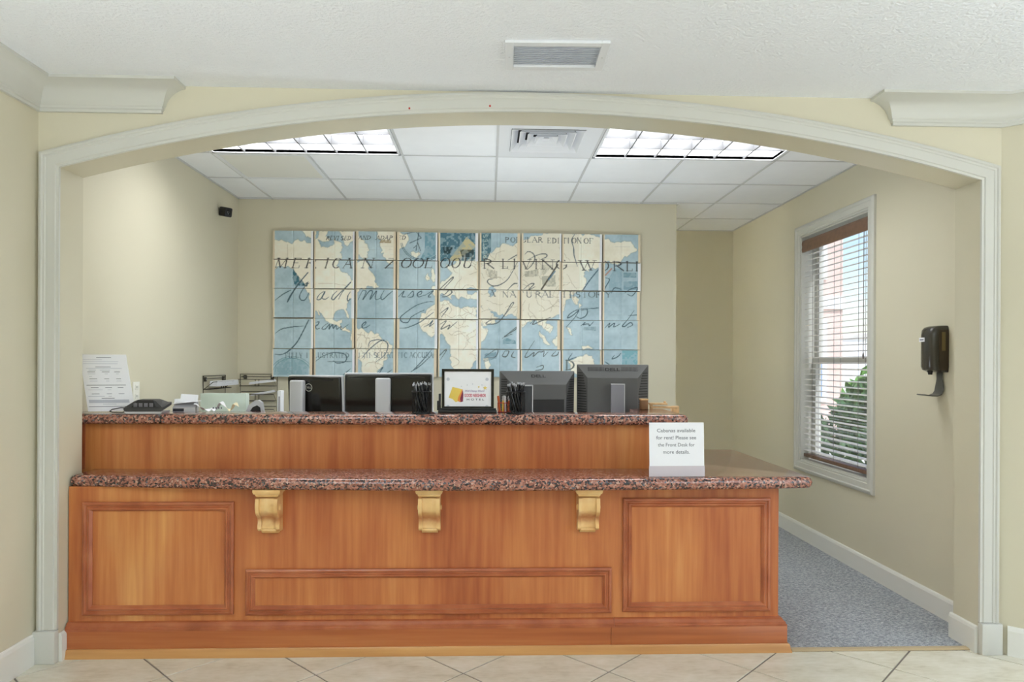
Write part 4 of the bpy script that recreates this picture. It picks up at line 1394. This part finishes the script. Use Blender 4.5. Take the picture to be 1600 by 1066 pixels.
def inside(poly, jit=True):
    P = np.array(poly, 'f')
    m = np.zeros(gx.shape, bool)
    x0, x1 = max(0, int((P[:, 0].min() - U0 - 4) * SS)), min(gx.shape[1], int((P[:, 0].max() - U0 + 4) * SS))
    y0, y1 = max(0, int((P[:, 1].min() - V0 - 4) * SS)), min(gx.shape[0], int((P[:, 1].max() - V0 + 4) * SS))
    X, Y = gx[y0:y1, x0:x1], gy[y0:y1, x0:x1]
    if jit:
        X, Y = X + jit_x[y0:y1, x0:x1], Y + jit_y[y0:y1, x0:x1]
    r = np.zeros(X.shape, bool)
    n = len(P)
    for i in range(n):
        (ax, ay), (bx_, by) = P[i], P[(i + 1) % n]
        if ay == by: continue
        c = ((ay > Y) != (by > Y)) & (X < (bx_ - ax) * (Y - ay) / (by - ay) + ax)
        r ^= c
    m[y0:y1, x0:x1] = r
    return m
LAND = [
 [(420,376),(440,376),(456,382),(466,376),(480,378),(488,378),(497,372),(500,385),(513,387),(520,380),(524,372),(530,378),(536,386),(533,395),(536,402),(530,408),(527,416),(532,423),(540,426),(547,430),(549,440),(556,436),(554,424),(556,412),(566,405),(575,412),(578,422),(584,432),(589,444),(592,448),(583,449),(575,446),(568,449),(572,451),(562,453),(553,460),(547,466),(543,474),(541,483),(546,492),(545,496),(541,488),(535,484),(526,484),(521,490),(521,498),(527,502),(534,500),(536,505),(532,508),(538,512),(546,519),(543,520),(535,514),(527,509),(518,506),(508,500),(502,490),(497,486),(500,494),(496,491),(490,482),(484,472),(482,458),(476,446),(468,436),(462,427),(456,420),(447,416),(430,418),(420,418)],
 [(497,360),(512,360),(508,370),(516,376),(505,380),(497,374)], [(530,360),(552,360),(551,374),(541,384),(536,374)],
 [(470,358),(492,358),(492,370),(480,372),(474,364)],
 [(553,360),(560,370),(572,380),(578,390),(573,395),(576,402),(568,405),(558,396),(553,385)],
 [(590,358),(613,358),(628,364),(636,366),(640,375),(630,385),(620,398),(612,412),(606,410),(600,400),(596,388),(594,378),(590,370)],
 [(642,396),(650,393),(656,398),(652,403),(646,402)], [(664,430),(670,428),(670,436),(666,438)], [(672,420),(678,424),(683,436),(676,442),(674,432)],
 [(676,448),(684,446),(690,440),(696,436),(704,432),(706,425),(700,420),(698,413),(704,416),(710,414),(712,405),(716,398),(726,396),(735,402),(742,396),(752,408),(760,398),(770,392),(780,386),(790,380),(800,384),(812,378),(826,372),(850,366),(880,362),(905,366),(930,368),(945,374),(965,378),(985,376),(992,386),(994,394),(985,398),(975,402),(966,412),(958,414),(950,408),(940,414),(925,420),(914,424),(910,430),(914,438),(917,446),(912,452),(905,456),(896,458),(888,464),(884,474),(880,484),(872,492),(862,498),(853,503),(855,510),(850,516),(846,512),(840,503),(832,500),(824,503),(818,512),(815,507),(808,497),(800,493),(785,492),(776,492),(768,490),(762,482),(752,478),(746,474),(742,467),(730,466),(722,464),(716,468),(712,460),(704,462),(708,468),(700,464),(692,458),(688,462),(680,464),(675,458)],
 [(742,482),(750,478),(760,480),(766,488),(772,493),(778,497),(774,503),(766,507),(757,510),(752,505),(746,496)],
 [(668,485),(676,477),(684,472),(690,470),(702,472),(712,480),(722,482),(735,480),(742,483),(743,492),(749,502),(756,512),(763,516),(762,522),(756,530),(750,540),(747,550),(744,560),(740,570),(734,582),(722,592),(712,586),(707,574),(705,563),(703,552),(704,543),(698,536),(697,527),(690,522),(680,522),(672,525),(664,520),(658,512),(654,505),(654,497),(660,490)],
 [(846,503),(858,505),(864,514),(860,520),(852,515)], [(843,518),(852,530),(859,540),(854,542),(846,531)], [(865,528),(872,528),(874,536),(866,541),(863,534)],
 [(886,510),(891,513),(894,522),(890,523)], [(893,463),(900,462),(906,468),(900,476),(896,474)], [(904,474),(909,476),(903,482)],
 [(908,541),(918,540),(926,546),(912,547)], [(890,566),(898,558),(905,556),(912,559),(918,555),(924,556),(929,564),(928,574),(920,580),(905,584),(892,580)],
 [(757,562),(763,560),(765,570),(761,578),(757,573)],
 [(548,514),(560,512),(572,517),(580,520),(592,523),(598,530),(606,535),(612,540),(612,546),(606,556),(602,564),(598,570),(592,578),(588,592),(568,592),(566,575),(563,565),(557,556),(551,548),(549,535)],
]
lm = np.zeros(gx.shape, bool)
for p in LAND: lm |= inside(p)
for p in ([(764,486),(770,487),(777,492),(772,494),(766,490)], [(730,452),(742,450),(748,455),(738,459),(730,458)], [(765,448),(771,446),(773,456),(768,466),(764,458)],
          [(690,420),(697,416),(700,424),(694,430),(689,428)]):
    lm &= ~inside(p)
# coast: a paler rim on the water side, drawn before the land
def grow(m, k):
    o = m.copy()
    for _ in range(k):
        q = o.copy()
        q[1:] |= o[:-1]; q[:-1] |= o[1:]; q[:, 1:] |= o[:, :-1]; q[:, :-1] |= o[:, 1:]
        o = q
    return o
rim = grow(lm, 4) & ~lm
sheet[rim] = sheet[rim] * .86
land = C3(216, 209, 188) * (1 - nz) + C3(238, 234, 222) * nz
sheet[lm] = land[lm]
edge = grow(~lm, 2) & lm
sheet[edge] *= np.array((.88, .86, .80), 'f')
# far east plate is printed greyer
gm = lm & (gx > 750) & (gx < 905) & (gy < 500)
sheet[gm] = sheet[gm] * .5 + np.broadcast_to(C3(208, 202, 184), sheet.shape)[gm] * .5
# borders inside the land
rr = np.random.RandomState(4)
def stroke(pts, w, col, a=1.0, taper=None):
    pts = [np.array(p, 'f') for p in pts]
    for k in range(len(pts) - 1):
        p, q = pts[k], pts[k + 1]
        ww = w if taper is None else taper[k]
        x0, x1 = max(0, int((min(p[0], q[0]) - U0 - ww - 1) * SS)), min(gx.shape[1], int((max(p[0], q[0]) - U0 + ww + 1.4) * SS))
        y0, y1 = max(0, int((min(p[1], q[1]) - V0 - ww - 1) * SS)), min(gx.shape[0], int((max(p[1], q[1]) - V0 + ww + 1.4) * SS))
        if x1 <= x0 or y1 <= y0: continue
        X, Y = gx[y0:y1, x0:x1], gy[y0:y1, x0:x1]
        d = q - p
        t = np.clip(((X - p[0]) * d[0] + (Y - p[1]) * d[1]) / max(1e-6, float(d @ d)), 0, 1)
        dist = np.hypot(X - p[0] - t * d[0], Y - p[1] - t * d[1])
        m = np.clip((ww / 2 + .25 - dist) / .5, 0, 1)[..., None] * a
        sheet[y0:y1, x0:x1] = sheet[y0:y1, x0:x1] * (1 - m) + col * m
def smooth(pts, n=6):
    P = [np.array(p, 'f') for p in pts]
    P = [2 * P[0] - P[1]] + P + [2 * P[-1] - P[-2]]
    out = []
    for i in range(1, len(P) - 2):
        for k in range(n):
            t = k / n
            out.append(.5 * ((2 * P[i]) + (-P[i - 1] + P[i + 1]) * t + (2 * P[i - 1] - 5 * P[i] + 4 * P[i + 1] - P[i + 2]) * t * t + (-P[i - 1] + 3 * P[i] - 3 * P[i + 1] + P[i + 2]) * t ** 3))
    out.append(P[-2])
    return out
BORD = C3(150, 134, 104)
saved = sheet.copy()
for _ in range(150):
    x, y = rr.uniform(665, 905), rr.uniform(400, 585)
    pts = [(x, y)]
    a = rr.uniform(0, 6.28)
    for _k in range(7):
        a += rr.uniform(-.8, .8)
        x, y = x + 4 * math.cos(a), y + 4 * math.sin(a)
        pts.append((x, y))
    stroke(smooth(pts, 3), .55, BORD, .55)
for _ in range(40):
    x, y = rr.uniform(552, 606), rr.uniform(515, 585)
    pts = [(x, y)]
    a = rr.uniform(0, 6.28)
    for _k in range(5):
        a += rr.uniform(-.8, .8)
        x, y = x + 4 * math.cos(a), y + 4 * math.sin(a)
        pts.append((x, y))
    stroke(smooth(pts, 3), .55, BORD, .55)
stroke([(497, 443), (520, 443), (540, 446)], .7, BORD, .5)
stroke([(449, 382), (449, 403)], .6, BORD, .6)
sheet[~lm] = saved[~lm]
for _ in range(60):                                       # old paper folds and ruled lines
    y = rr.uniform(360, 590)
    x = rr.uniform(425, 960)
    stroke([(x, y), (x + rr.uniform(15, 40), y + rr.uniform(-.4, .4))], .35, C3(120, 130, 132), .3)
# dark stamp prints
TEAL = C3(52, 100, 116)
def blot(poly, col, a, tex=True):
    m = inside(poly, False).astype('f')
    if tex: m *= .55 + .45 * (n3 > .45)
    m = m[..., None] * a
    sheet[:] = sheet * (1 - m) + col * m
blot([(688,362),(747,362),(747,408),(688,408)], TEAL, .9)
blot([(700,408),(712,392),(722,380),(729,370),(736,376),(744,384),(736,392),(722,400),(716,408)], C3(196, 184, 140), .9)
blot([(692,386),(708,386),(704,396),(694,398)], C3(30, 52, 54), .9)
blot([(718,390),(742,390),(738,402),(722,402)], C3(44, 56, 54), .85)
blot([(752,362),(767,362),(767,392),(760,408),(752,408)], C3(56, 98, 110), .9)
blot([(664,363),(680,363),(680,404),(656,406),(664,390)], C3(84, 136, 154), .75)
blot([(458,420),(464,428),(470,436),(478,446),(461,447),(457,434)], C3(44, 96, 110), .95)
blot([(471,446),(482,440),(480,448)], C3(28, 66, 76), .9)
blot([(595,375),(611,375),(611,380),(592,380)], C3(150, 128, 92), .8)
blot([(820,424),(841,421),(841,432),(820,433)], C3(140, 138, 120), .7)
blot([(846,432),(868,430),(868,448),(848,447)], C3(150, 150, 134), .7)
blot([(846,414),(864,414),(850,430),(846,430)], C3(170, 168, 150), .6)
blot([(760,420),(777,424),(777,436),(765,434)], C3(150, 146, 128), .6)
blot([(951,434),(960,420),(972,420),(972,455),(951,455)], C3(86, 132, 152), .35)
blot([(974,426),(994,426),(994,434),(974,434)], C3(70, 118, 136), .6)
blot([(974,440),(996,440),(998,453),(974,453)], C3(84, 128, 146), .6)
blot([(972,548),(1000,548),(1000,572),(972,572)], C3(96, 158, 168), .75)
blot([(786,531),(792,528),(805,532),(806,537),(786,538)], C3(80, 124, 138), .7)
blot([(430,566),(440,560),(456,558),(472,562),(482,570),(482,586),(428,586)], C3(92, 140, 152), .5)
blot([(912,511),(931,511),(931,517),(912,516)], C3(88, 120, 134), .5)
blot([(757,553),(775,550),(776,560),(756,566)], C3(70, 112, 128), .55)
INK = C3(66, 88, 98)
GREY = C3(92, 96, 92)
# stamp circle
for r_ in (36, 34):
    stroke([(663 + r_ * math.cos(a) - 2, 372 + r_ * math.sin(a)) for a in np.linspace(.2, 2.9, 26)], .9, C3(48, 84, 96), .8)
for r_ in (30, 27):
    stroke([(456 + r_ * 1.15 * math.cos(a), 587 + r_ * math.sin(a)) for a in np.linspace(-2.9, -.2, 26)], .7, C3(84, 128, 138), .7)
for pts in ([(654,364),(652,378),(650,392)], [(652,378),(657,392)], [(632,366),(650,362),(658,372),(640,380)], [(646,388),(650,384)]):
    stroke(pts, 1.1, C3(40, 62, 74), .85)
# handwriting
H = [
 [(430,469),(442,460),(455,453)], [(481,426),(463,448),(453,463),(449,472),(452,467),(459,455),(472,438)], [(483,442),(474,451),(468,463),(471,469),(477,468),(483,457)],
 [(505.6,455),(498,461),(495,467.6),(500,467.6),(505.6,460),(507,456),(503,465),(508,467.6),(513.5,464)], [(526,455),(520,461),(518,466.5),(521,468),(527,462),(548,440.6),(535,456),(528.7,467.6)],
 [(547,456),(543,463),(543,470),(547,467.6)], [(559,469),(566,455),(572,456),(567,468),(577,455),(582,456),(578,468),(588,455),(586,466),(590,468),(597,464)],
 [(600,454),(595,464),(598,468),(607,460),(613,455)], [(622,464),(631,455),(628,463),(634,464)], [(636,464),(645,455),(645,463),(638,465)], [(651,462),(658,459),(658,455),(652,459),(654,464),(663,461)], [(663,462),(677,454),(669,463),(673,464)],
 [(687,452),(691,448),(706,434),(707,436),(693.5,451)], [(689,462),(696,459),(702,453),(706,457),(698,463),(690,464)],
 [(482,500),(473,518),(465,533),(457,543),(449,550),(439,554),(429,553.5)], [(430,520.7),(440,514),(456,511),(474,509.4)],
 [(493,504),(498,502.7),(496.6,507),(493,509.4),(494.3,514),(499,513)], [(512,505),(504.5,510.5),(503,514),(508,514),(514.6,507),(514,514),(519,507),(520.5,513),(525,508),(526,514),(532.6,510.5),(533,515),(544,507)],
 [(564.6,511.7),(571,506),(571,503),(566,507),(566,512),(571,512),(577.6,508)],
 [(677,471.7),(668,471.7),(651,477),(635.6,487),(625.5,496),(628,502.7),(635.6,504.3),(640,500),(643,495),(655,488),(662.6,484.6)], [(623,513),(635.6,512),(651,506),(662.6,499),(677,488)],
 [(662,511),(670,507),(676,501),(671,510),(678,505)],
 [(493,564.6),(504.5,556.7),(521,551),(537,553),(541.6,559),(538,565.7),(527,567.4),(520,563.5)], [(512,565),(530,565.5),(549,565)],
 [(574.8,542),(578,534),(589,531),(601,533),(606,540),(601,554.5),(587,565.7)], [(565,560),(575,548),(590,535),(600,531)],
 [(675,545.5),(660,563.5),(646,578)], [(676,553),(657,571),(642,581)], [(548,576),(536,586)], [(612,578),(600,586)], [(590,582),(598,574),(592,584)],
 [(687,490),(700,481),(690,495)], [(687,507),(697,501.5),(689,514),(702.5,508),(700,514),(714,502.7)], [(688,562),(697,548),(695,547),(687,555.6)],
 [(785,497),(801.6,475.6),(799,474.5),(788,492.5),(776,505),(759,506),(770,499),(786,500)], [(785,528.6),(806,511.7),(805,515),(788,526),(800,522)],
 [(758,557),(773.5,546.6),(778,548),(773.5,558),(760,559)], [(789,548),(785,556),(791,557),(795,549),(789,548)], [(803,549),(799,556.7),(805,559)],
 [(835,532.5),(825,548),(820,557.5),(825,557.5),(834,551),(833,557),(841,550),(846,550),(850,549),(849,557),(856,550)], [(868,549),(862,556),(870,555),(873,550)],
 [(838,574),(848,571),(847,577),(836,579)], [(894,552),(888,562),(900,558)], [(960,555),(956,561),(964,558),(970,552)], [(945,565),(952,570)],
 [(918,482),(902,484),(890,491),(887,497),(896,492),(904,485),(898,496),(885,511)], [(907,485),(917,484),(916,492.5),(907.5,497.5),(900,495)], [(917,483),(935,481)],
 [(907.5,509),(914,504),(911,507.5),(919,506),(921,509),(927.5,502.5)], [(945,512.5),(952.5,505),(951,511),(960,505),(959,511),(969,506)], [(991,485),(980,500),(972.5,509),(976,510),(985,504),(988,508),(980,512)], [(982,493),(999,492)],
 [(820,397.5),(825,393),(832.5,396),(835.6,404),(831,414),(824,421)], [(824,406),(841,398),(852.5,397),(854,401),(846,405)],
 [(809.5,407),(801.6,422.6),(792.6,437),(781,445),(770,447),(762,441.7),(763,437),(770,436)], [(792.6,407),(808,398)],
 [(792,454),(802,444),(808,443)], [(818,452),(828,444),(834,444),(826,453),(836,448)], [(946,434),(952,437),(947,447),(944,453)], [(955,458),(960,450),(970,452)], [(976,458),(985,452),(996,450),(988,462),(980,460)],
 [(828,506),(836,500),(832,507),(842,503),(850,500),(860,496)], [(898,366),(893,375),(896,388),(897,400),(902,416)],
]
for pts in H:
    s = smooth(pts, 7)
    wd = [.75 + .85 * max(0, math.sin(math.pi * k / len(s))) for k in range(len(s))]
    u = np.mean([p[0] for p in pts])
    col = INK if (u < 690 or u > 880) else C3(84, 92, 92)
    stroke(s, 1, col, .82, wd)
stroke(smooth([(481,426),(463,448),(449,472)]), 1.8, INK, .8)
stroke(smooth([(482,500),(465,533),(449,550)]), 1.9, INK, .75)
stroke([(871,414),(860,431),(846,452)], 2.6, C3(66, 58, 48), .9)
stroke([(867,424),(857,437)], 2.2, C3(70, 110, 132), .8)
stroke(smooth([(935,421),(922,437),(910,454)]), 1.9, C3(72, 96, 112), .85)
stroke([(946,430),(955,420)], 2.4, C3(176, 128, 106), .85)
# serif capitals: strokes on a unit box, thick flag
SER = {
 'A': [((0, 0), (.45, 1), 0), ((.45, 1), (.95, 0), 1), ((.2, .36), (.72, .36), 0)], 'C': [('arc', .5, .5, .48, .5, 50, 310)],
 'D': [((.15, 0), (.15, 1), 1), ('arc', .15, .5, .75, .5, -90, 90)], 'E': [((.15, 0), (.15, 1), 1), ((.15, 1), (.75, 1), 0), ((.15, .52), (.6, .52), 0), ((.15, 0), (.8, 0), 0), ((.75, 1), (.75, .8), 0), ((.8, 0), (.8, .22), 0)],
 'F': [((.15, 0), (.15, 1), 1), ((.15, 1), (.78, 1), 0), ((.15, .52), (.6, .52), 0), ((.78, 1), (.78, .8), 0)], 'G': [('arc', .5, .5, .48, .5, 50, 330), ((.92, .25), (.92, .45), 1), ((.7, .45), (1, .45), 0)],
 'H': [((.12, 0), (.12, 1), 1), ((.85, 0), (.85, 1), 1), ((.12, .52), (.85, .52), 0)], 'I': [((.5, 0), (.5, 1), 1)], 'L': [((.15, 0), (.15, 1), 1), ((.15, 0), (.8, 0), 0), ((.8, 0), (.8, .22), 0)],
 'M': [((.08, 0), (.12, 1), 0), ((.12, 1), (.48, .05), 1), ((.48, .05), (.86, 1), 0), ((.86, 1), (.92, 0), 1)], 'N': [((.12, 0), (.12, 1), 0), ((.12, 1), (.88, 0), 1), ((.88, 0), (.88, 1), 0)],
 'O': [('arc', .5, .5, .46, .5, 0, 360)], 'P': [((.15, 0), (.15, 1), 1), ('arc', .15, .75, .6, .25, -90, 90)], 'R': [((.15, 0), (.15, 1), 1), ('arc', .15, .75, .58, .25, -90, 90), ((.4, .5), (.95, 0), 1)],
 'S': [('arc', .5, .74, .34, .26, 40, 270), ('arc', .5, .25, .36, .25, -140, 90)], 'T': [((.5, 0), (.5, 1), 1), ((.05, 1), (.95, 1), 0), ((.05, 1), (.05, .82), 0), ((.95, 1), (.95, .82), 0)],
 'U': [((.14, .3), (.14, 1), 1), ('arc', .5, .3, .36, .3, 180, 360), ((.86, .3), (.86, 1), 0)], 'V': [((.05, 1), (.5, 0), 1), ((.5, 0), (.95, 1), 0)], 'W': [((0, 1), (.28, 0), 1), ((.28, 0), (.52, .9), 0), ((.48, 1), (.75, 0), 1), ((.75, 0), (1, 1), 0)],
 'Y': [((.05, 1), (.5, .48), 1), ((.95, 1), (.5, .48), 0), ((.5, .48), (.5, 0), 1)], 'Z': [((.1, 1), (.9, 1), 0), ((.9, 1), (.08, 0), 1), ((.08, 0), (.92, 0), 0)],
}
def cap(ch, x0, x1, ytop, ybot, col, a=.9, slant=0, tk=.17):
    h, w = ybot - ytop, x1 - x0
    P = lambda p: (x0 + p[0] * w + slant * (p[1] - .5) * h, ybot - p[1] * h)
    th, tn = max(.8, h * tk), max(.55, h * .055)
    for s in SER[ch]:
        if s[0] == 'arc':
            _, cx, cy, rx, ry, a0, a1 = s
            n = 14
            pts = [(cx + rx * math.cos(R(a0 + (a1 - a0) * k / n)), cy + ry * math.sin(R(a0 + (a1 - a0) * k / n))) for k in range(n + 1)]
            wd = [tn + (th - tn) * abs(math.cos(R(a0 + (a1 - a0) * (k + .5) / n))) for k in range(n)]
            stroke([P(p) for p in pts], 1, col, a, wd)
        else:
            p, q, f_ = s
            stroke([P(p), P(q)], th if f_ else tn, col, a)
            for e in (p, q):
                if e[1] in (0, 1) and abs(p[1] - q[1]) > .6:
                    stroke([P((e[0] - .14, e[1])), P((e[0] + .14, e[1]))], tn, col, a)
def word(s, x0, x1, yt, yb, col, a=.9, slant=0, tk=.17):
    n = len(s)
    st = (x1 - x0) / n
    for k, ch in enumerate(s):
        if ch != ' ': cap(ch, x0 + k * st, x0 + k * st + st * (.5 if ch == 'I' else .86), yt, yb, col, a, slant, tk)
DK = C3(46, 46, 44)
word('REVISED', 510, 549, 369, 375, DK, .9, .3)
word('AND', 560, 580, 368.5, 374.3, DK, .85, .3)
word('ADAPTED', 588, 635, 368.5, 374.5, DK, .9, .3)
word('POPULAR', 789, 849, 371, 378.5, C3(70, 74, 72), .85)
word('EDITION', 855, 909, 372, 380, C3(70, 74, 72), .85)
word('OF', 912, 929, 372.5, 380.5, C3(70, 74, 72), .85)
for ch, x0, x1 in (('M',431,449),('E',457,472),('R',478,496),('I',505,516),('C',520,533),('A',538,551),('N',566,584),('Z',603,618),('O',627,643),('O',645,662),('L',664,679),('O',688,703),('O',706,719),('U',724,738)):
    cap(ch, x0, x1, 403.5, 418.6, DK, .92, .28, .13)
for ch, x0, x1, dy in (('R',754,772,.8),('L',784,795,1),('I',800,807,1),('V',815,829,1.5),('I',834,841,1.5),('N',845,866,2),('G',869,886,2),('W',906,929,3.5),('O',937,951,4),('R',957,975,4.5),('L',978,990,4.7),('D',993,1005,5)):
    cap(ch, x0, x1, 404 + dy, 418.6 + dy, C3(54, 56, 56), .9, 0, .13)
word('A', 765, 775, 454, 463, C3(74, 80, 80), .85)
for ch, x0, x1 in (('N',785,794),('A',797,806),('T',810,818),('U',822,831),('R',836,846),('A',847,857),('L',858,866),('H',880,893),('I',894,899),('S',899,907),('T',909,918),('O',919,930),('R',931,940),('Y',945,955)):
    cap(ch, x0, x1, 455.5, 464.5, C3(74, 80, 80), .85, 0, .14)
LG = C3(84, 104, 112)
word('FULLY', 446, 473, 551.5, 559.5, LG, .75)
word('ILLUSTRATED', 478, 546, 551.5, 559, LG, .7)
word('WITH', 553, 579, 551.5, 559, LG, .6)
word('SCIENTIFIC', 584, 637, 551, 559, LG, .62)
word('ACCURACY', 640, 690, 551, 559, LG, .7)
cap('D', 883, 898, 563, 578, C3(86, 96, 90), .85)
def up_word(s, x, y, st, col):
    for k, ch in enumerate(s):
        yy = y - k * st
        for q in SER.get(ch, []):
            if q[0] == 'arc':
                _, cx, cy, rx, ry, a0, a1 = q
                pts = [(x - (cy + ry * math.sin(R(a0 + (a1 - a0) * k2 / 10))) * 6 + 6, yy - (cx + rx * math.cos(R(a0 + (a1 - a0) * k2 / 10))) * 5) for k2 in range(11)]
                stroke(pts, .8, col, .85)
            else:
                stroke([(x + 6 - q[0][1] * 6, yy - q[0][0] * 5), (x + 6 - q[1][1] * 6, yy - q[1][0] * 5)], .8, col, .85)
up_word('POSTES', 755, 403, 6.3, C3(176, 192, 186))

sheet = np.clip(sheet * 1.22, 0, .93)
art = thing('wall_map', 'blue and cream world map spread over forty-five small panels', 'wall art', (0, YB, 0))
mm = bpy.data.materials.new('printed_map_paper')
mm.use_nodes = True
at = mm.node_tree.nodes.new('ShaderNodeVertexColor')
at.layer_name = 'print'
mm.node_tree.links.new(at.outputs['Color'], mm.node_tree.nodes['Principled BSDF'].inputs['Base Color'])
mm.node_tree.nodes['Principled BSDF'].inputs['Roughness'].default_value = .75
cols = [-1.775, -1.437, -1.099, -.764, -.423, -.086, .258, .598, .94, 1.261]
rws = [2.444, 2.206, 1.969, 1.726, 1.478, 1.245]
rp = random.Random(11)
NXP, NYP = 78, 56
for j in range(5):
    for i in range(9):
        jx, jz, jd = rp.uniform(-.004, .004), rp.uniform(-.003, .003), rp.uniform(-.004, .003)
        x0, x1 = cols[i] + .006 + jx, cols[i + 1] - .005 + jx
        z0, z1 = rws[j + 1] + .0035 + jz, rws[j] - .003 + jz
        yf = -.034 + jd
        pe0, pe1 = rp.choice((.010, .014, .018)), rp.choice((.012, .018, .022))
        xa, xb = x0 + pe0, x1 - pe1
        X, Z = np.meshgrid(np.linspace(xa, xb, NXP), np.linspace(z0, z1, NYP))
        mid = (xa + xb) / 2
        dd = np.abs(X - mid)
        side = np.where(X < mid, 1.0, -1.0)
        Y = yf + .0042 * np.exp(-(dd / .0055) ** 2) + .0035 * (dd / (xb - xa)) ** 2 * 4 * rp.uniform(.5, 1.2)
        co = np.stack([X, Y, Z], -1).reshape(-1, 3).astype('f')
        xw, zw = X.ravel(), Z.ravel()
        u = 762.4647 + 189.2203 * xw + .8835 * zw - 1.1109 * xw * xw
        w_ = 825.7609 - .5929 * xw - 189.0941 * zw + 1.0991 * xw * zw
        iu = np.clip(((u - U0) * SS).astype(int), 0, sheet.shape[1] - 1)
        iv = np.clip(((w_ - V0) * SS).astype(int), 0, sheet.shape[0] - 1)
        cc = sheet[iv, iu]
        rgba = np.ones((len(xw), 4), 'f')
        rgba[:, :3] = cc
        idx = np.arange(NXP * NYP).reshape(NYP, NXP)
        fq = np.stack([idx[:-1, :-1], idx[:-1, 1:], idx[1:, 1:], idx[1:, :-1]], -1).reshape(-1, 4)
        me = bpy.data.meshes.new('panel')
        # back plate corners join the printed face to a solid body
        nv = len(co)
        body = np.array(bv(x0, x1, yf + .007, 0, z0, z1), 'f')
        me.from_pydata(np.vstack([co, body]).tolist(), [], fq.tolist() + [tuple(nv + k for k in f) for f in BF])
        ca = me.color_attributes.new('print', 'FLOAT_COLOR', 'POINT')
        full = np.vstack([rgba, np.tile(np.array([[*C3(104, 74, 60), 1]], 'f'), (8, 1))])
        ca.data.foreach_set('color', full.ravel())
        me.shade_smooth()
        me.set_sharp_from_angle(angle=R(30))
        p = link('panel', me, mm, art)
        box('page_edge', x0, xa, yf + .001, yf + .008, z0, z1, 'pageedge', p)
        box('page_edge', xb, x1, yf + .001, yf + .008, z0, z1, 'pagewhite' if rp.random() < .6 else 'pageedge', p)
